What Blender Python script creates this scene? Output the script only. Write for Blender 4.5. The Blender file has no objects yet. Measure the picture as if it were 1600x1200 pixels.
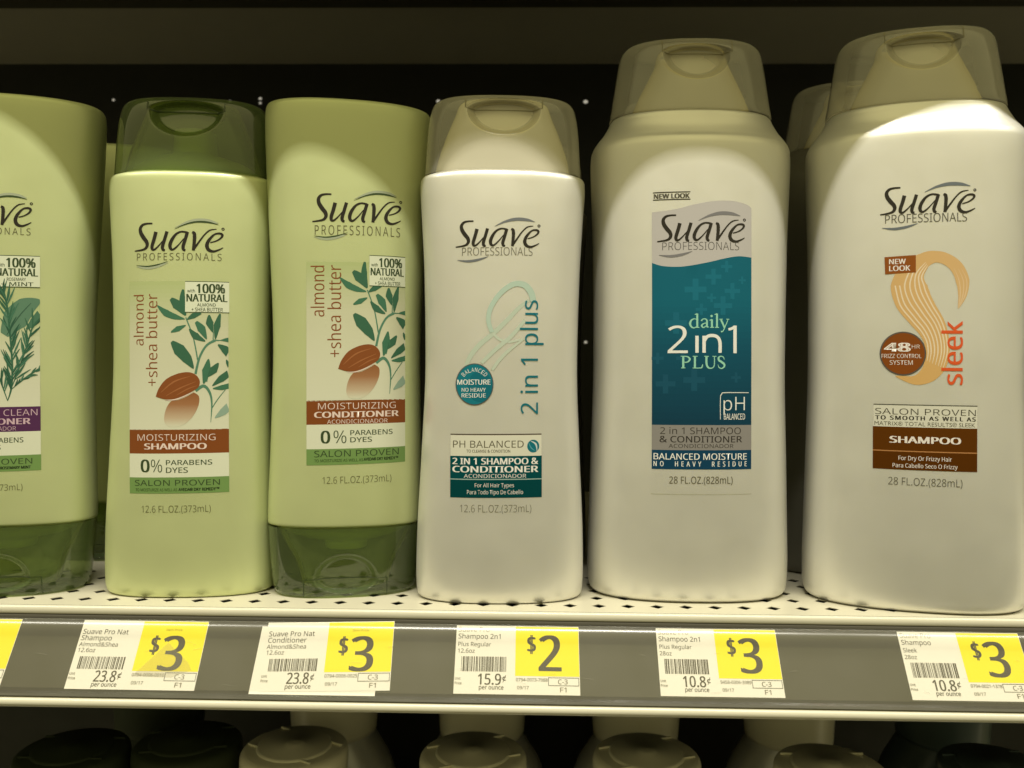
import bpy, bmesh, math, random
from mathutils import Matrix, Vector

random.seed(7)
R = math.radians
S = bpy.context.scene
COL = S.collection

# ------------------------------------------------------------------ camera
CAM_H = 0.0919
cam_d = bpy.data.cameras.new('camera')
cam_d.sensor_width = 36.0
cam_d.lens = 36.0 * 1246.0 / 1600.0
cam_d.clip_start = 0.01
cam_d.clip_end = 50.0
cam_d.dof.use_dof = True
cam_d.dof.focus_distance = 0.335
cam_d.dof.aperture_fstop = 13.0
cam = bpy.data.objects.new('camera', cam_d)
COL.objects.link(cam)
cam.matrix_world = (Matrix.Translation((0, 0, CAM_H)) @ Matrix.Rotation(R(1.2), 4, 'Z')
                    @ Matrix.Rotation(R(90.0), 4, 'X') @ Matrix.Rotation(R(0.46), 4, 'Z'))
S.camera = cam

# ------------------------------------------------------------------ world: dim aisle of the shop around the shelf
world = bpy.data.worlds.new('World')
S.world = world
world.use_nodes = True
wn, wl = world.node_tree.nodes, world.node_tree.links
bg = wn['Background']
tc = wn.new('ShaderNodeTexCoord')
sx = wn.new('ShaderNodeSeparateXYZ')
wl.new(tc.outputs['Generated'], sx.inputs[0])
mr = wn.new('ShaderNodeMapRange')
mr.inputs[1].default_value = -1.0
mr.inputs[2].default_value = 1.0
wl.new(sx.outputs[2], mr.inputs[0])
wr = wn.new('ShaderNodeValToRGB')
wr.color_ramp.elements[0].position = 0.0
wr.color_ramp.elements[0].color = (0.10, 0.088, 0.042, 1)
wr.color_ramp.elements[1].position = 0.86
wr.color_ramp.elements[1].color = (2.05, 1.84, 0.82, 1)
for pos, c in ((0.34, (0.11, 0.097, 0.046, 1)), (0.46, (0.26, 0.235, 0.125, 1)), (0.52, (0.62, 0.565, 0.33, 1)),
               (0.62, (0.72, 0.645, 0.31, 1))):
    e = wr.color_ramp.elements.new(pos)
    e.color = c
wl.new(mr.outputs[0], wr.inputs[0])
wl.new(wr.outputs[0], bg.inputs[0])
bg.inputs[1].default_value = 0.53


# ------------------------------------------------------------------ lamps: ceiling tubes over the aisle
def tube(x, y, z, length, width, watts, col):
    d = bpy.data.lights.new('ceiling_tube', 'AREA')
    d.shape = 'RECTANGLE'
    d.size = length
    d.size_y = width
    d.energy = watts
    d.color = col
    o = bpy.data.objects.new('ceiling_tube', d)
    COL.objects.link(o)
    o.location = (x, y, z)
    tgt = Vector((x, 0.33, 0.1))
    o.rotation_euler = (tgt - Vector((x, y, z))).to_track_quat('-Z', 'Y').to_euler()
    return o


WARM = (1.0, 0.955, 0.83)
tube(0.1, -0.386, 2.06, 1.25, 0.03, 45.0, WARM)
tube(-1.5, -0.386, 2.06, 1.25, 0.03, 24.0, WARM)
tube(1.7, -0.386, 2.06, 1.25, 0.03, 24.0, WARM)

S.view_settings.view_transform = 'Standard'
S.view_settings.look = 'None'
S.view_settings.exposure = 0.0
S.view_settings.gamma = 1.0
S.view_settings.use_curve_mapping = False
S.render.engine = 'CYCLES'
S.cycles.use_denoising = True
S.cycles.max_bounces = 12
S.cycles.transparent_max_bounces = 24
S.cycles.caustics_reflective = False
S.cycles.caustics_refractive = False


# ------------------------------------------------------------------ colours
def lin(c):
    c /= 255.0
    return c / 12.92 if c <= 0.04045 else ((c + 0.055) / 1.055) ** 2.4


REF = (208, 201, 168)


def ink(r, g, b, ref=REF):
    """paint colour of a mark seen as r,g,b where the white bottle round it is seen as ref"""
    return tuple(min(0.85, max(0.004, 0.68 * lin(v) / lin(w))) for v, w in zip((r, g, b), ref))


# ------------------------------------------------------------------ materials
def new_mat(name):
    m = bpy.data.materials.new(name)
    m.use_nodes = True
    return m, m.node_tree.nodes, m.node_tree.links, m.node_tree.nodes['Principled BSDF']


def set_in(p, **kw):
    for k, v in kw.items():
        k = k.replace('_', ' ')
        if k in p.inputs:
            p.inputs[k].default_value = v


def plastic(name, col, rough=0.32, coat=0.0, sss=0.0, bump=0.0, var=0.0, metal=0.0):
    m, n, l, p = new_mat(name)
    p.inputs['Base Color'].default_value = (*col, 1)
    set_in(p, Roughness=rough, Metallic=metal)
    if coat:
        set_in(p, Coat_Weight=coat, Coat_Roughness=0.12)
    if sss:
        set_in(p, Subsurface_Weight=sss, Subsurface_Scale=0.003)
        p.inputs['Subsurface Radius'].default_value = (1.0, 0.9, 0.6)
    t = n.new('ShaderNodeTexCoord')
    if var:
        nz = n.new('ShaderNodeTexNoise')
        nz.inputs['Scale'].default_value = 60.0
        nz.inputs['Detail'].default_value = 6.0
        l.new(t.outputs['Object'], nz.inputs['Vector'])
        mx = n.new('ShaderNodeMix')
        mx.data_type = 'RGBA'
        mx.inputs[6].default_value = (*[c * (1 - var) for c in col], 1)
        mx.inputs[7].default_value = (*[min(1, c * (1 + var)) for c in col], 1)
        l.new(nz.outputs[0], mx.inputs[0])
        l.new(mx.outputs[2], p.inputs['Base Color'])
        mp = n.new('ShaderNodeMapRange')
        mp.inputs[3].default_value = rough * 0.75
        mp.inputs[4].default_value = rough * 1.3
        l.new(nz.outputs[0], mp.inputs[0])
        l.new(mp.outputs[0], p.inputs['Roughness'])
    if bump:
        nb = n.new('ShaderNodeTexNoise')
        nb.inputs['Scale'].default_value = 900.0
        nb.inputs['Detail'].default_value = 3.0
        l.new(t.outputs['Object'], nb.inputs['Vector'])
        bp = n.new('ShaderNodeBump')
        bp.inputs['Strength'].default_value = bump
        bp.inputs['Distance'].default_value = 0.0004
        l.new(nb.outputs[0], bp.inputs['Height'])
        l.new(bp.outputs[0], p.inputs['Normal'])
    return m


def clear_plastic(name, tint, milk, opacity, rough=0.12, gloss=0.5, rim=None, glow=0.4):
    """thin moulded plastic: lets light straight through, a share of it milky, with a glossy skin"""
    m, n, l, p = new_mat(name)
    out = n['Material Output']
    tr = n.new('ShaderNodeBsdfTransparent')
    tr.inputs[0].default_value = (*tint, 1)
    tl = n.new('ShaderNodeBsdfTranslucent')
    tl.inputs[0].default_value = (*milk, 1)
    df = n.new('ShaderNodeBsdfDiffuse')
    df.inputs[0].default_value = (*milk, 1)
    mk = n.new('ShaderNodeMixShader')
    mk.inputs[0].default_value = glow
    l.new(df.outputs[0], mk.inputs[1])
    l.new(tl.outputs[0], mk.inputs[2])
    lw = n.new('ShaderNodeLayerWeight')
    lw.inputs['Blend'].default_value = 0.35
    mp = n.new('ShaderNodeMapRange')
    mp.inputs[3].default_value = opacity
    mp.inputs[4].default_value = min(1.0, opacity * 2.6)
    l.new(lw.outputs['Facing'], mp.inputs[0])
    if rim:            # the plastic is thicker, so more strongly coloured, where it turns away
        mc = n.new('ShaderNodeMix')
        mc.data_type = 'RGBA'
        mc.inputs[6].default_value = (*milk, 1)
        mc.inputs[7].default_value = (*rim, 1)
        l.new(lw.outputs['Facing'], mc.inputs[0])
        l.new(mc.outputs[2], df.inputs[0])
        l.new(mc.outputs[2], tl.inputs[0])
    m1 = n.new('ShaderNodeMixShader')
    l.new(mp.outputs[0], m1.inputs[0])
    l.new(tr.outputs[0], m1.inputs[1])
    l.new(mk.outputs[0], m1.inputs[2])
    gl = n.new('ShaderNodeBsdfGlossy')
    gl.inputs['Roughness'].default_value = rough
    lf = n.new('ShaderNodeLayerWeight')
    lf.inputs['Blend'].default_value = 0.5
    pw = n.new('ShaderNodeMath')
    pw.operation = 'POWER'
    pw.inputs[1].default_value = 4.0
    l.new(lf.outputs['Facing'], pw.inputs[0])
    ml = n.new('ShaderNodeMath')
    ml.operation = 'MULTIPLY_ADD'
    ml.inputs[1].default_value = gloss * 0.9
    ml.inputs[2].default_value = 0.045 * gloss
    l.new(pw.outputs[0], ml.inputs[0])
    m2 = n.new('ShaderNodeMixShader')
    l.new(ml.outputs[0], m2.inputs[0])
    l.new(m1.outputs[0], m2.inputs[1])
    l.new(gl.outputs[0], m2.inputs[2])
    l.new(m2.outputs[0], out.inputs['Surface'])
    n.remove(p)
    return m


def attr_ink(name, rough, metal=0.0, film=0.0):
    m, n, l, p = new_mat(name)
    a = n.new('ShaderNodeAttribute')
    a.attribute_name = 'ink'
    l.new(a.outputs['Color'], p.inputs['Base Color'])
    set_in(p, Roughness=rough, Metallic=metal, Specular_IOR_Level=0.22)
    return m


M_INK = attr_ink('printed_ink', 0.42)
M_FOIL = attr_ink('foil_ink', 0.3, 0.75)
M_PAPER = attr_ink('paper_ink', 0.6)
WHITE = (0.80, 0.79, 0.74)
GREEN = (0.63, 0.69, 0.37)
M_WHITE = plastic('pearl_white_plastic', WHITE, 0.40, 0.2, 0.2, 0.02, 0.02, 0.46)
M_GREEN = plastic('pale_green_plastic', GREEN, 0.42, 0.2, 0.2, 0.02, 0.025, 0.30)
M_CAPW = clear_plastic('frosted_clear_plastic', (0.97, 0.96, 0.93), (0.90, 0.88, 0.78), 0.22, 0.14, 1.2, None, 0.2)
M_INSW = clear_plastic('frosted_insert_plastic', (0.96, 0.94, 0.84), (0.92, 0.90, 0.78), 0.70, 0.18, 1.0, (0.97, 0.80, 0.22), 0.1)
M_INSB = clear_plastic('lit_milky_insert_plastic', (0.97, 0.95, 0.88), (0.95, 0.93, 0.84), 0.92, 0.16, 1.2, (0.97, 0.84, 0.36), 0.0)  # brighter copy of the insert: light on the small caps put into it
M_CAPG = clear_plastic('clear_green_plastic', (0.75, 0.84, 0.54), (0.27, 0.36, 0.16), 0.22, 0.07, 1.4)
M_INSG = clear_plastic('green_insert_plastic', (0.82, 0.88, 0.58), (0.38, 0.46, 0.18), 0.30, 0.12, 1.2, (0.58, 0.52, 0.06))
M_FILM = clear_plastic('clear_label_film', (1.0, 1.0, 1.0), (0.8, 0.8, 0.75), 0.0, 0.2, 0.08)
M_DECK = plastic('cream_shelf_paint', (0.56, 0.53, 0.415), 0.4, 0.1, 0, 0.05, 0.03)
M_LIP = plastic('cream_lip_paint', (0.58, 0.555, 0.45), 0.3, 0.2, 0, 0.0, 0.02)
M_GASKET = plastic('dark_gasket_rubber', (0.06, 0.055, 0.04), 0.6)
M_CHANNEL = plastic('grey_brown_channel_plastic', (0.056, 0.052, 0.038), 0.35, 0.3, 0, 0.0, 0.16)
M_BACK = plastic('black_back_panel_paint', (0.02, 0.021, 0.016), 0.55, 0, 0, 0.0, 0.1)
M_UNDER = plastic('brown_grey_shelf_paint', (0.37, 0.355, 0.30), 0.5, 0, 0, 0.05, 0.1)
M_UDARK = plastic('dark_shelf_paint', (0.05, 0.047, 0.035), 0.55)
M_STEEL = plastic('bright_steel', (0.85, 0.83, 0.8), 0.15, 0, 0, 0, 0, 1.0)
M_COVER = clear_plastic('clear_channel_cover', (0.97, 0.97, 0.97), (0.8, 0.8, 0.8), 0.006, 0.22, 1.7)


# ------------------------------------------------------------------ object helpers
def link(name, me, parent=None):
    o = bpy.data.objects.new(name, me)
    COL.objects.link(o)
    if parent is not None:
        o.parent = parent
    return o


def mesh_obj(name, verts, faces, mats, parent=None, smooth=True, midx=None, cols=None):
    me = bpy.data.meshes.new(name)
    me.from_pydata(verts, [], faces)
    for m in (mats if isinstance(mats, (list, tuple)) else [mats]):
        me.materials.append(m)
    if smooth:
        me.polygons.foreach_set('use_smooth', [True] * len(me.polygons))
    if midx:
        me.polygons.foreach_set('material_index', midx)
    me.update()
    return link(name, me, parent)


def tag(o, label=None, cat=None, group=None, kind=None):
    if label:
        o['label'] = label
    if cat:
        o['category'] = cat
    if group:
        o['group'] = group
    if kind:
        o['kind'] = kind
    return o


def empty(name, loc, rz=0.0):
    o = bpy.data.objects.new(name, None)
    o.empty_display_size = 0.02
    COL.objects.link(o)
    o.location = loc
    o.rotation_euler = (0, 0, rz)
    return o


def copy_tree(o, parent=None):
    c = o.copy()
    COL.objects.link(c)
    if parent is not None:
        c.parent = parent
    for ch in list(o.children):
        copy_tree(ch, c)
    return c


# ------------------------------------------------------------------ flat-art engine (2D polygons -> printed marks)
class Art:
    """flat print, in art units (x right, y down); every mark keeps its own thin layer"""

    def __init__(self):
        self.v, self.f, self.c, self.l, self.m = [], [], [], [], []

    def poly_mesh(self, verts, faces, col, layer, foil=0):
        b = len(self.v)
        self.v += [tuple(p) for p in verts]
        for f in faces:
            self.f.append([b + i for i in f])
            self.c.append(col)
            self.l.append(layer)
            self.m.append(foil)

    def poly(self, pts, col, layer, foil=0):
        from mathutils.geometry import tessellate_polygon
        tris = tessellate_polygon([[Vector((x, y, 0)) for x, y in pts]])
        self.poly_mesh(pts, [list(t) for t in tris], col, layer, foil)

    def rect(self, x0, y0, x1, y1, col, layer, foil=0):
        self.poly_mesh([(x0, y0), (x1, y0), (x1, y1), (x0, y1)], [[0, 1, 2, 3]], col, layer, foil)

    def grad(self, x0, y0, x1, y1, stops, layer, n=24):
        for i in range(n):
            t = (i + 0.5) / n
            self.rect(x0, y0 + (y1 - y0) * i / n, x1, y0 + (y1 - y0) * (i + 1) / n, mix_stops(stops, t), layer)

    def disc(self, cx, cy, rx, ry, col, layer, n=40, foil=0):
        self.poly_mesh([(cx + rx * math.cos(2 * math.pi * i / n), cy + ry * math.sin(2 * math.pi * i / n))
                        for i in range(n)], [list(range(n))], col, layer, foil)

    def ring(self, cx, cy, r0, r1, col, layer, n=40, foil=0):
        vs = []
        for i in range(n):
            a = 2 * math.pi * i / n
            vs += [(cx + r0 * math.cos(a), cy + r0 * math.sin(a)), (cx + r1 * math.cos(a), cy + r1 * math.sin(a))]
        self.poly_mesh(vs, [[2 * i, 2 * i + 1, (2 * i + 3) % (2 * n), (2 * i + 2) % (2 * n)] for i in range(n)],
                       col, layer, foil)

    def ribbon(self, pts, ws, col, layer, tf=None, steps=8, clip_x=None, col2=None, foil=0):
        P, W = spline(pts, ws, steps)
        if tf:
            k = tf[2]
            P = [(tf[0] + x * tf[2], tf[1] + y * tf[3]) for x, y in P]
            W = [w * (tf[2] + tf[3]) / 2 for w in W]
        L, Rr = [], []
        for i, (x, y) in enumerate(P):
            a = P[max(0, i - 1)]
            b = P[min(len(P) - 1, i + 1)]
            dx, dy = b[0] - a[0], b[1] - a[1]
            d = math.hypot(dx, dy) or 1
            nx, ny = -dy / d, dx / d
            h = W[i] / 2
            L.append((x + nx * h, y + ny * h))
            Rr.append((x - nx * h, y - ny * h))
        if clip_x is not None:
            L = [(min(x, clip_x), y) for x, y in L]
            Rr = [(min(x, clip_x), y) for x, y in Rr]
        n = len(P)
        for i in range(n - 1):
            c = col
            if col2:
                t = i / (n - 1)
                c = tuple(a * (1 - t) + b * t for a, b in zip(col, col2))
            self.poly_mesh([L[i], L[i + 1], Rr[i + 1], Rr[i]], [[0, 1, 2, 3]], c, layer, foil)

    def text(self, s, x0, y0, x1, y1, col, layer, off=0.0, shear=0.0, vert=False, foil=0, space=1.0):
        vs, fs = glyphs(s, min(off, 0.0), shear, space)
        xs = [p[0] for p in vs]
        ys = [p[1] for p in vs]
        ax, bx, ay, by = min(xs), max(xs), min(ys), max(ys)
        fat = max(0.0, off + .007)          # heavy faces: the glyph struck twice, side by side
        ax, bx = ax - fat, bx + fat
        for n, sh in enumerate((-fat, fat) if fat else (0,)):
            out = []
            for x, y in vs:
                u = (x + sh - ax) / (bx - ax)
                v = (y - ay) / (by - ay)
                if vert:                       # reads from bottom to top
                    out.append((x1 + (x0 - x1) * v, y1 + (y0 - y1) * u))
                else:
                    out.append((x0 + (x1 - x0) * u, y1 + (y0 - y1) * v))
            self.poly_mesh(out, fs, col, layer + n, foil)

    def natural(self, s, x0, base, size, col, layer, heavy=0.0):
        vs, fs = glyphs(s, 0.0, 0.0, 1.0)
        for n, sh in enumerate((-heavy, heavy) if heavy else (0,)):
            self.poly_mesh([(x0 + (x + sh) * size, base - y * size) for x, y in vs], fs, col, layer + n)

    def arc_text(self, s, cx, cy, r, h, a0, a1, col, layer, off=0.0):
        n = len(s)
        for i, ch in enumerate(s):
            a = a0 + (a1 - a0) * (i + 0.5) / n
            vs, fs = glyphs(ch, off, 0, 1)
            w = max(p[0] for p in vs) - min(p[0] for p in vs)
            mx = (max(p[0] for p in vs) + min(p[0] for p in vs)) / 2
            hh = max(p[1] for p in vs)
            k = h / hh
            kx = abs(a1 - a0) * r / n * 0.82 / w
            out = []
            for x, y in vs:
                lx, ly = (x - mx) * kx, y * k
                ca, sa = math.cos(a), math.sin(a)
                rr = r + ly
                out.append((cx + rr * math.sin(a) + lx * ca, cy - rr * math.cos(a) + lx * sa))
            self.poly_mesh(out, fs, col, layer)


def mix_stops(stops, t):
    for (p0, c0), (p1, c1) in zip(stops, stops[1:]):
        if t <= p1:
            k = max(0.0, (t - p0) / (p1 - p0))
            return tuple(a * (1 - k) + b * k for a, b in zip(c0, c1))
    return stops[-1][1]


def spline(pts, ws, steps):
    if len(pts) == 2 and steps == 1:
        return list(pts), list(ws)
    P, W = [], []
    n = len(pts)
    for i in range(n - 1):
        p0, p1, p2, p3 = pts[max(0, i - 1)], pts[i], pts[i + 1], pts[min(n - 1, i + 2)]
        for s in range(steps):
            t = s / steps
            t2, t3 = t * t, t * t * t
            P.append(tuple(0.5 * (2 * b + (c - a) * t + (2 * a - 5 * b + 4 * c - d) * t2 + (3 * b - a - 3 * c + d) * t3)
                           for a, b, c, d in zip(p0, p1, p2, p3)))
            W.append(ws[i] * (1 - t) + ws[i + 1] * t)
    P.append(pts[-1])
    W.append(ws[-1])
    return P, W


_gl = {}
try:        # the plain sans that ships inside Blender itself; the built-in face if it is not there
    import os
    FONT = bpy.data.fonts.load(os.path.join(bpy.utils.system_resource('DATAFILES'), 'fonts', 'NotoSansMath-Regular.woff2'))
except Exception:
    FONT = None


def glyphs(s, off, shear, space):
    key = (s, off, shear, space)
    if key not in _gl:
        cu = bpy.data.curves.new('lettering', 'FONT')
        cu.body = s
        cu.size = 1.0
        if FONT and not any(ord(c) > 126 for c in s):
            cu.font = FONT
        cu.resolution_u = 3
        cu.offset = off
        cu.shear = shear
        cu.space_character = space
        cu.fill_mode = 'FRONT'
        o = bpy.data.objects.new('lettering', cu)
        COL.objects.link(o)
        dg = bpy.context.evaluated_depsgraph_get()
        me = bpy.data.meshes.new_from_object(o.evaluated_get(dg))
        vs = [(v.co.x, v.co.y) for v in me.vertices]
        fs = [list(p.vertices) for p in me.polygons]
        bpy.data.meshes.remove(me)
        bpy.data.objects.remove(o)
        bpy.data.curves.remove(cu)
        _gl[key] = (vs, fs)
    return _gl[key]


def build_art(name, art, to_uz, front, mats, parent, cut_u=0.0022, cut_z=0.008, lift=0.00004, step=0.000016):
    """cut the flat art finely, then lay it on a surface; front(u, z) is the surface's y, to_uz maps art to metres"""
    bm = bmesh.new()
    cl = bm.loops.layers.float_color.new('ink')
    V = [bm.verts.new((0, 0, 0)) for _ in art.v]
    for bv, p in zip(V, art.v):
        u, z = to_uz(*p)
        bv.co = (u, 0, z)
    bm.verts.ensure_lookup_table()
    la = bm.faces.layers.int.new('lay')
    for f, c, l, m in zip(art.f, art.c, art.l, art.m):
        try:
            bf = bm.faces.new([V[i] for i in f])
        except ValueError:
            continue
        bf[la] = l
        bf.material_index = m
        bf.smooth = True
        for lp in bf.loops:
            lp[cl] = (*c, 1)
    us = [v.co.x for v in bm.verts]
    zs = [v.co.z for v in bm.verts]
    if cut_u:
        u = math.floor(min(us) / cut_u) * cut_u + cut_u
        while u < max(us):
            bmesh.ops.bisect_plane(bm, geom=bm.verts[:] + bm.edges[:] + bm.faces[:], dist=1e-8,
                                   plane_co=(u, 0, 0), plane_no=(1, 0, 0))
            u += cut_u
        z = math.floor(min(zs) / cut_z) * cut_z + cut_z
        while z < max(zs):
            bmesh.ops.bisect_plane(bm, geom=bm.verts[:] + bm.edges[:] + bm.faces[:], dist=1e-8,
                                   plane_co=(0, 0, z), plane_no=(0, 0, 1))
            z += cut_z
    for v in bm.verts:
        l = v.link_faces[0][la] if v.link_faces else 0
        v.co.y = front(v.co.x, v.co.z) - lift - step * l
    for f in bm.faces:
        f.normal_update()
        if f.normal.y > 0:
            f.normal_flip()
    me = bpy.data.meshes.new(name)
    bm.to_mesh(me)
    bm.free()
    for m in mats:
        me.materials.append(m)
    return link(name, me, parent)


# ------------------------------------------------------------------ turned (super-elliptic) shells
def dense(keys, per=7):
    """monotone cubic through (z, half width, half depth) keys"""
    n = len(keys)
    z = [k[0] for k in keys]
    h = [z[i + 1] - z[i] for i in range(n - 1)]
    cols = []
    for c in (1, 2):
        v = [k[c] for k in keys]
        d = [(v[i + 1] - v[i]) / h[i] for i in range(n - 1)]
        m = [d[0]] + [0.0] * (n - 2) + [d[-1]]
        for i in range(1, n - 1):
            if d[i - 1] * d[i] > 0:
                w1, w2 = 2 * h[i] + h[i - 1], h[i] + 2 * h[i - 1]
                m[i] = (w1 + w2) / (w1 / d[i - 1] + w2 / d[i])
        cols.append((v, m))
    out = []
    for i in range(n - 1):
        for s in range(per):
            t = s / per
            row = [z[i] + h[i] * t]
            for v, m in cols:
                row.append((2 * t ** 3 - 3 * t * t + 1) * v[i] + (t ** 3 - 2 * t * t + t) * h[i] * m[i]
                           + (-2 * t ** 3 + 3 * t * t) * v[i + 1] + (t ** 3 - t * t) * h[i] * m[i + 1])
            out.append(tuple(row))
    out.append(tuple(keys[-1]))
    return out


def at(prof, z):
    lo = prof[0]
    if z <= lo[0]:
        return lo[1], lo[2]
    for a, b in zip(prof, prof[1:]):
        if a[0] <= z <= b[0]:
            t = (z - a[0]) / max(1e-9, b[0] - a[0])
            return a[1] + (b[1] - a[1]) * t, a[2] + (b[2] - a[2]) * t
    return prof[-1][1], prof[-1][2]


def sgn_pow(v, p):
    return math.copysign(abs(v) ** p, v)


def shell(name, prof, n, mat, parent, N=96, dent=None, cap_lo=True, cap_hi=True, smooth=True):
    verts, faces = [], []
    for z, a, b in prof:
        for i in range(N):
            t = 2 * math.pi * i / N
            x = a * sgn_pow(math.cos(t), 2 / n)
            y = b * sgn_pow(math.sin(t), 2 / n)
            if dent and y < 0:
                y += dent(x, z)
            verts.append((x, y, z))
    m = len(prof)
    for j in range(m - 1):
        for i in range(N):
            k = (i + 1) % N
            faces.append([j * N + i, j * N + k, (j + 1) * N + k, (j + 1) * N + i])
    if cap_lo:
        faces.append(list(range(N))[::-1])
    if cap_hi:
        faces.append([(m - 1) * N + i for i in range(N)])
    return mesh_obj(name, verts, faces, mat, parent, smooth)


def front_of(prof, n, dent=None):
    def f(u, z):
        a, b = at(prof, z)
        r = min(0.995, abs(u) / a)
        y = -b * (1 - r ** n) ** (1 / n)
        if dent:
            y += dent(u, z)
        return y
    return f


def make_dent(zl, w, h, d, lens, up=1):
    """half-moon thumb recess: round edge h away from the lid line, shallow lens on the other side"""
    def f(x, z):
        q = (zl - z) * up
        if abs(x) >= w:
            return 0.0
        if q >= 0:
            r2 = (x / w) ** 2 + (q / h) ** 2
            if r2 >= 1:
                return 0.0
            return d * min(1.0, (1 - math.sqrt(r2)) * 5.0) * (1 - 0.55 * q / h)
        r2 = (x / w) ** 2 + (q / lens) ** 2
        if r2 >= 1:
            return 0.0
        return d * min(1.0, (1 - math.sqrt(r2)) * 5.0)
    return f


NB = 2.35


def wide(keys, k):
    return [(z, a * k, b) for z, a, b in keys]


SH_BODY = [(0, .0330, .0156), (.0006, .0346, .0167), (.002, .0356, .0174), (.005, .0361, .0180), (.012, .0363, .0187),
           (.025, .0361, .0195), (.06, .0345, .0204), (.100, .0330, .0205), (.14, .0338, .0198), (.165, .0352, .0190),
           (.175, .0358, .0184), (.1785, .0357, .0181), (.1803, .0350, .0175), (.1812, .0330, .0162), (.1830, .0285, .0140),
           (.1870, .0235, .0120), (.1900, .0150, .0105), (.1915, .0095, .0090), (.2020, .0085, .0080)]
SH_CAP = [(.1813, .0336, .0164), (.1816, .0339, .0167), (.186, .0337, .0164), (.195, .0332, .0158), (.2035, .0325, .0150),
          (.2085, .0316, .0143), (.2115, .0306, .0136), (.2133, .0290, .0126), (.2143, .0262, .0108), (.2147, .018, .007)]
SH_INS = [(.1815, .0300, .0155), (.19, .0278, .0150), (.20, .0243, .0139), (.2085, .0208, .0126), (.2118, .0196, .0114), (.2130, .0185, .0102)]
CO_BODY = wide([(.0190, .0090, .0085), (.0225, .0100, .0095), (.0245, .0200, .0120), (.0280, .0280, .0145), (.0298, .0315, .0165),
                (.0303, .0335, .0174), (.0306, .0343, .0180), (.032, .0346, .0182), (.06, .0338, .0192), (.105, .0328, .0199),
                (.15, .0346, .0198), (.19, .0366, .0192), (.205, .0371, .0188), (.2105, .0369, .0184), (.2125, .0362, .0177),
                (.2133, .0350, .0158), (.2136, .032, .014)], 0.98)
CO_CAP = wide([(0, .0290, .0155), (.0008, .0308, .0170), (.004, .0320, .0180), (.015, .0333, .0189), (.024, .0340, .0193),
          (.0299, .0343, .0195)], 0.98)
CO_INS = [(.003, .0190, .0115), (.012, .0215, .0130), (.022, .0265, .0155), (.0295, .030, .0165)]
LG_BODY = wide([(0, .041, .0215), (.0006, .0428, .0229), (.002, .0442, .0242), (.006, .0451, .0248), (.015, .0453, .0257),
                (.03, .0449, .0268), (.06, .0441, .0278), (.10, .0432, .0278), (.15, .0438, .0270), (.18, .0449, .0261), (.19, .0452, .0257),
                (.1945, .0450, .0254), (.1968, .0443, .0248), (.199, .0430, .0236), (.203, .0398, .0218), (.207, .0374, .0206),
                (.2095, .0360, .0198), (.2112, .0270, .0160), (.2150, .0200, .0130), (.2175, .0120, .0105), (.2285, .0085, .0085)], 0.975)
LG_CAP = wide([(0.20960, .0364, .0202), (0.20992, .0367, .0205), (0.21543, .0359, .0200), (0.22515, .0344, .0190), (0.23379, .0330, .0180),
               (0.23811, .0321, .0173), (0.24070, .0306, .0163), (0.24211, .0280, .0145), (0.24276, .020, .009)], 0.975)
LG_INS = [(0.21003, .0272, .0190), (0.21867, .0238, .0182), (0.22839, .0190, .0170), (0.23541, .0158, .0160), (0.23919, .0150, .0145), (0.24049, .0140, .0130)]
D_SH = make_dent(.2082, .0158, .0122, .0046, .0040)
D_LG = make_dent(.2354, .0146, .0124, .0042, .0032)
D_CO = make_dent(.0078, .0135, .0115, .0035, .0058, -1)


def seam(name, pts, front, mat, parent, w=0.0005):
    """a fine moulded parting line lying on the cap"""
    vs, fs = [], []
    for (u0, z0), (u1, z1) in zip(pts, pts[1:]):
        du, dz = u1 - u0, z1 - z0
        d = math.hypot(du, dz)
        nu, nz = -dz / d * w / 2, du / d * w / 2
        K = 8
        for k in range(K):
            b = len(vs)
            for t in (k / K, (k + 1) / K):
                for s in (1, -1):
                    u, z = u0 + du * t + nu * s, z0 + dz * t + nz * s
                    vs.append((u, front(u, z) - 0.00025, z))
            fs.append([b, b + 1, b + 3, b + 2])
    return mesh_obj(name, vs, fs, mat, parent)


M_SEAMW = plastic('seam_shade_plastic', (0.22, 0.20, 0.12), 0.4)
M_SEAMG = plastic('green_seam_plastic', (0.03, 0.05, 0.012), 0.4)


def make_shampoo(name, loc, rz, green):
    r = empty(name, loc, rz)
    body = dense(SH_BODY)
    cap = dense(SH_CAP, 22)
    shell('body', body, NB, M_GREEN if green else M_WHITE, r)
    c = shell('cap', cap, NB, M_CAPG if green else M_CAPW, r, 300, D_SH, cap_lo=False)
    shell('cap_insert', dense(SH_INS, 22), NB, M_INSG if green else M_INSB, c, 200, D_SH, cap_lo=False)
    fc = front_of(cap, NB, D_SH)
    seam('lid_seam', [(-.0162, .2118), (-.0162, .2081), (.0162, .2081), (.0162, .2118)], fc,
         M_SEAMG if green else M_SEAMW, c)
    return r, front_of(body, NB)


def make_conditioner(name, loc, rz):
    r = empty(name, loc, rz)
    body = dense(CO_BODY)
    cap = dense(CO_CAP, 22)
    shell('body', body, NB, M_GREEN, r)
    c = shell('cap', cap, NB, M_CAPG, r, 300, D_CO, cap_hi=False)
    shell('cap_insert', dense(CO_INS), NB, M_INSG, c, 64, cap_hi=False)
    fc = front_of(cap, NB, D_CO)
    seam('lid_seam', [(-.0175, .0005), (-.0175, .0082), (.0175, .0082), (.0175, .0005)], fc, M_SEAMG, c, 0.0004)
    return r, front_of(body, NB)


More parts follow.
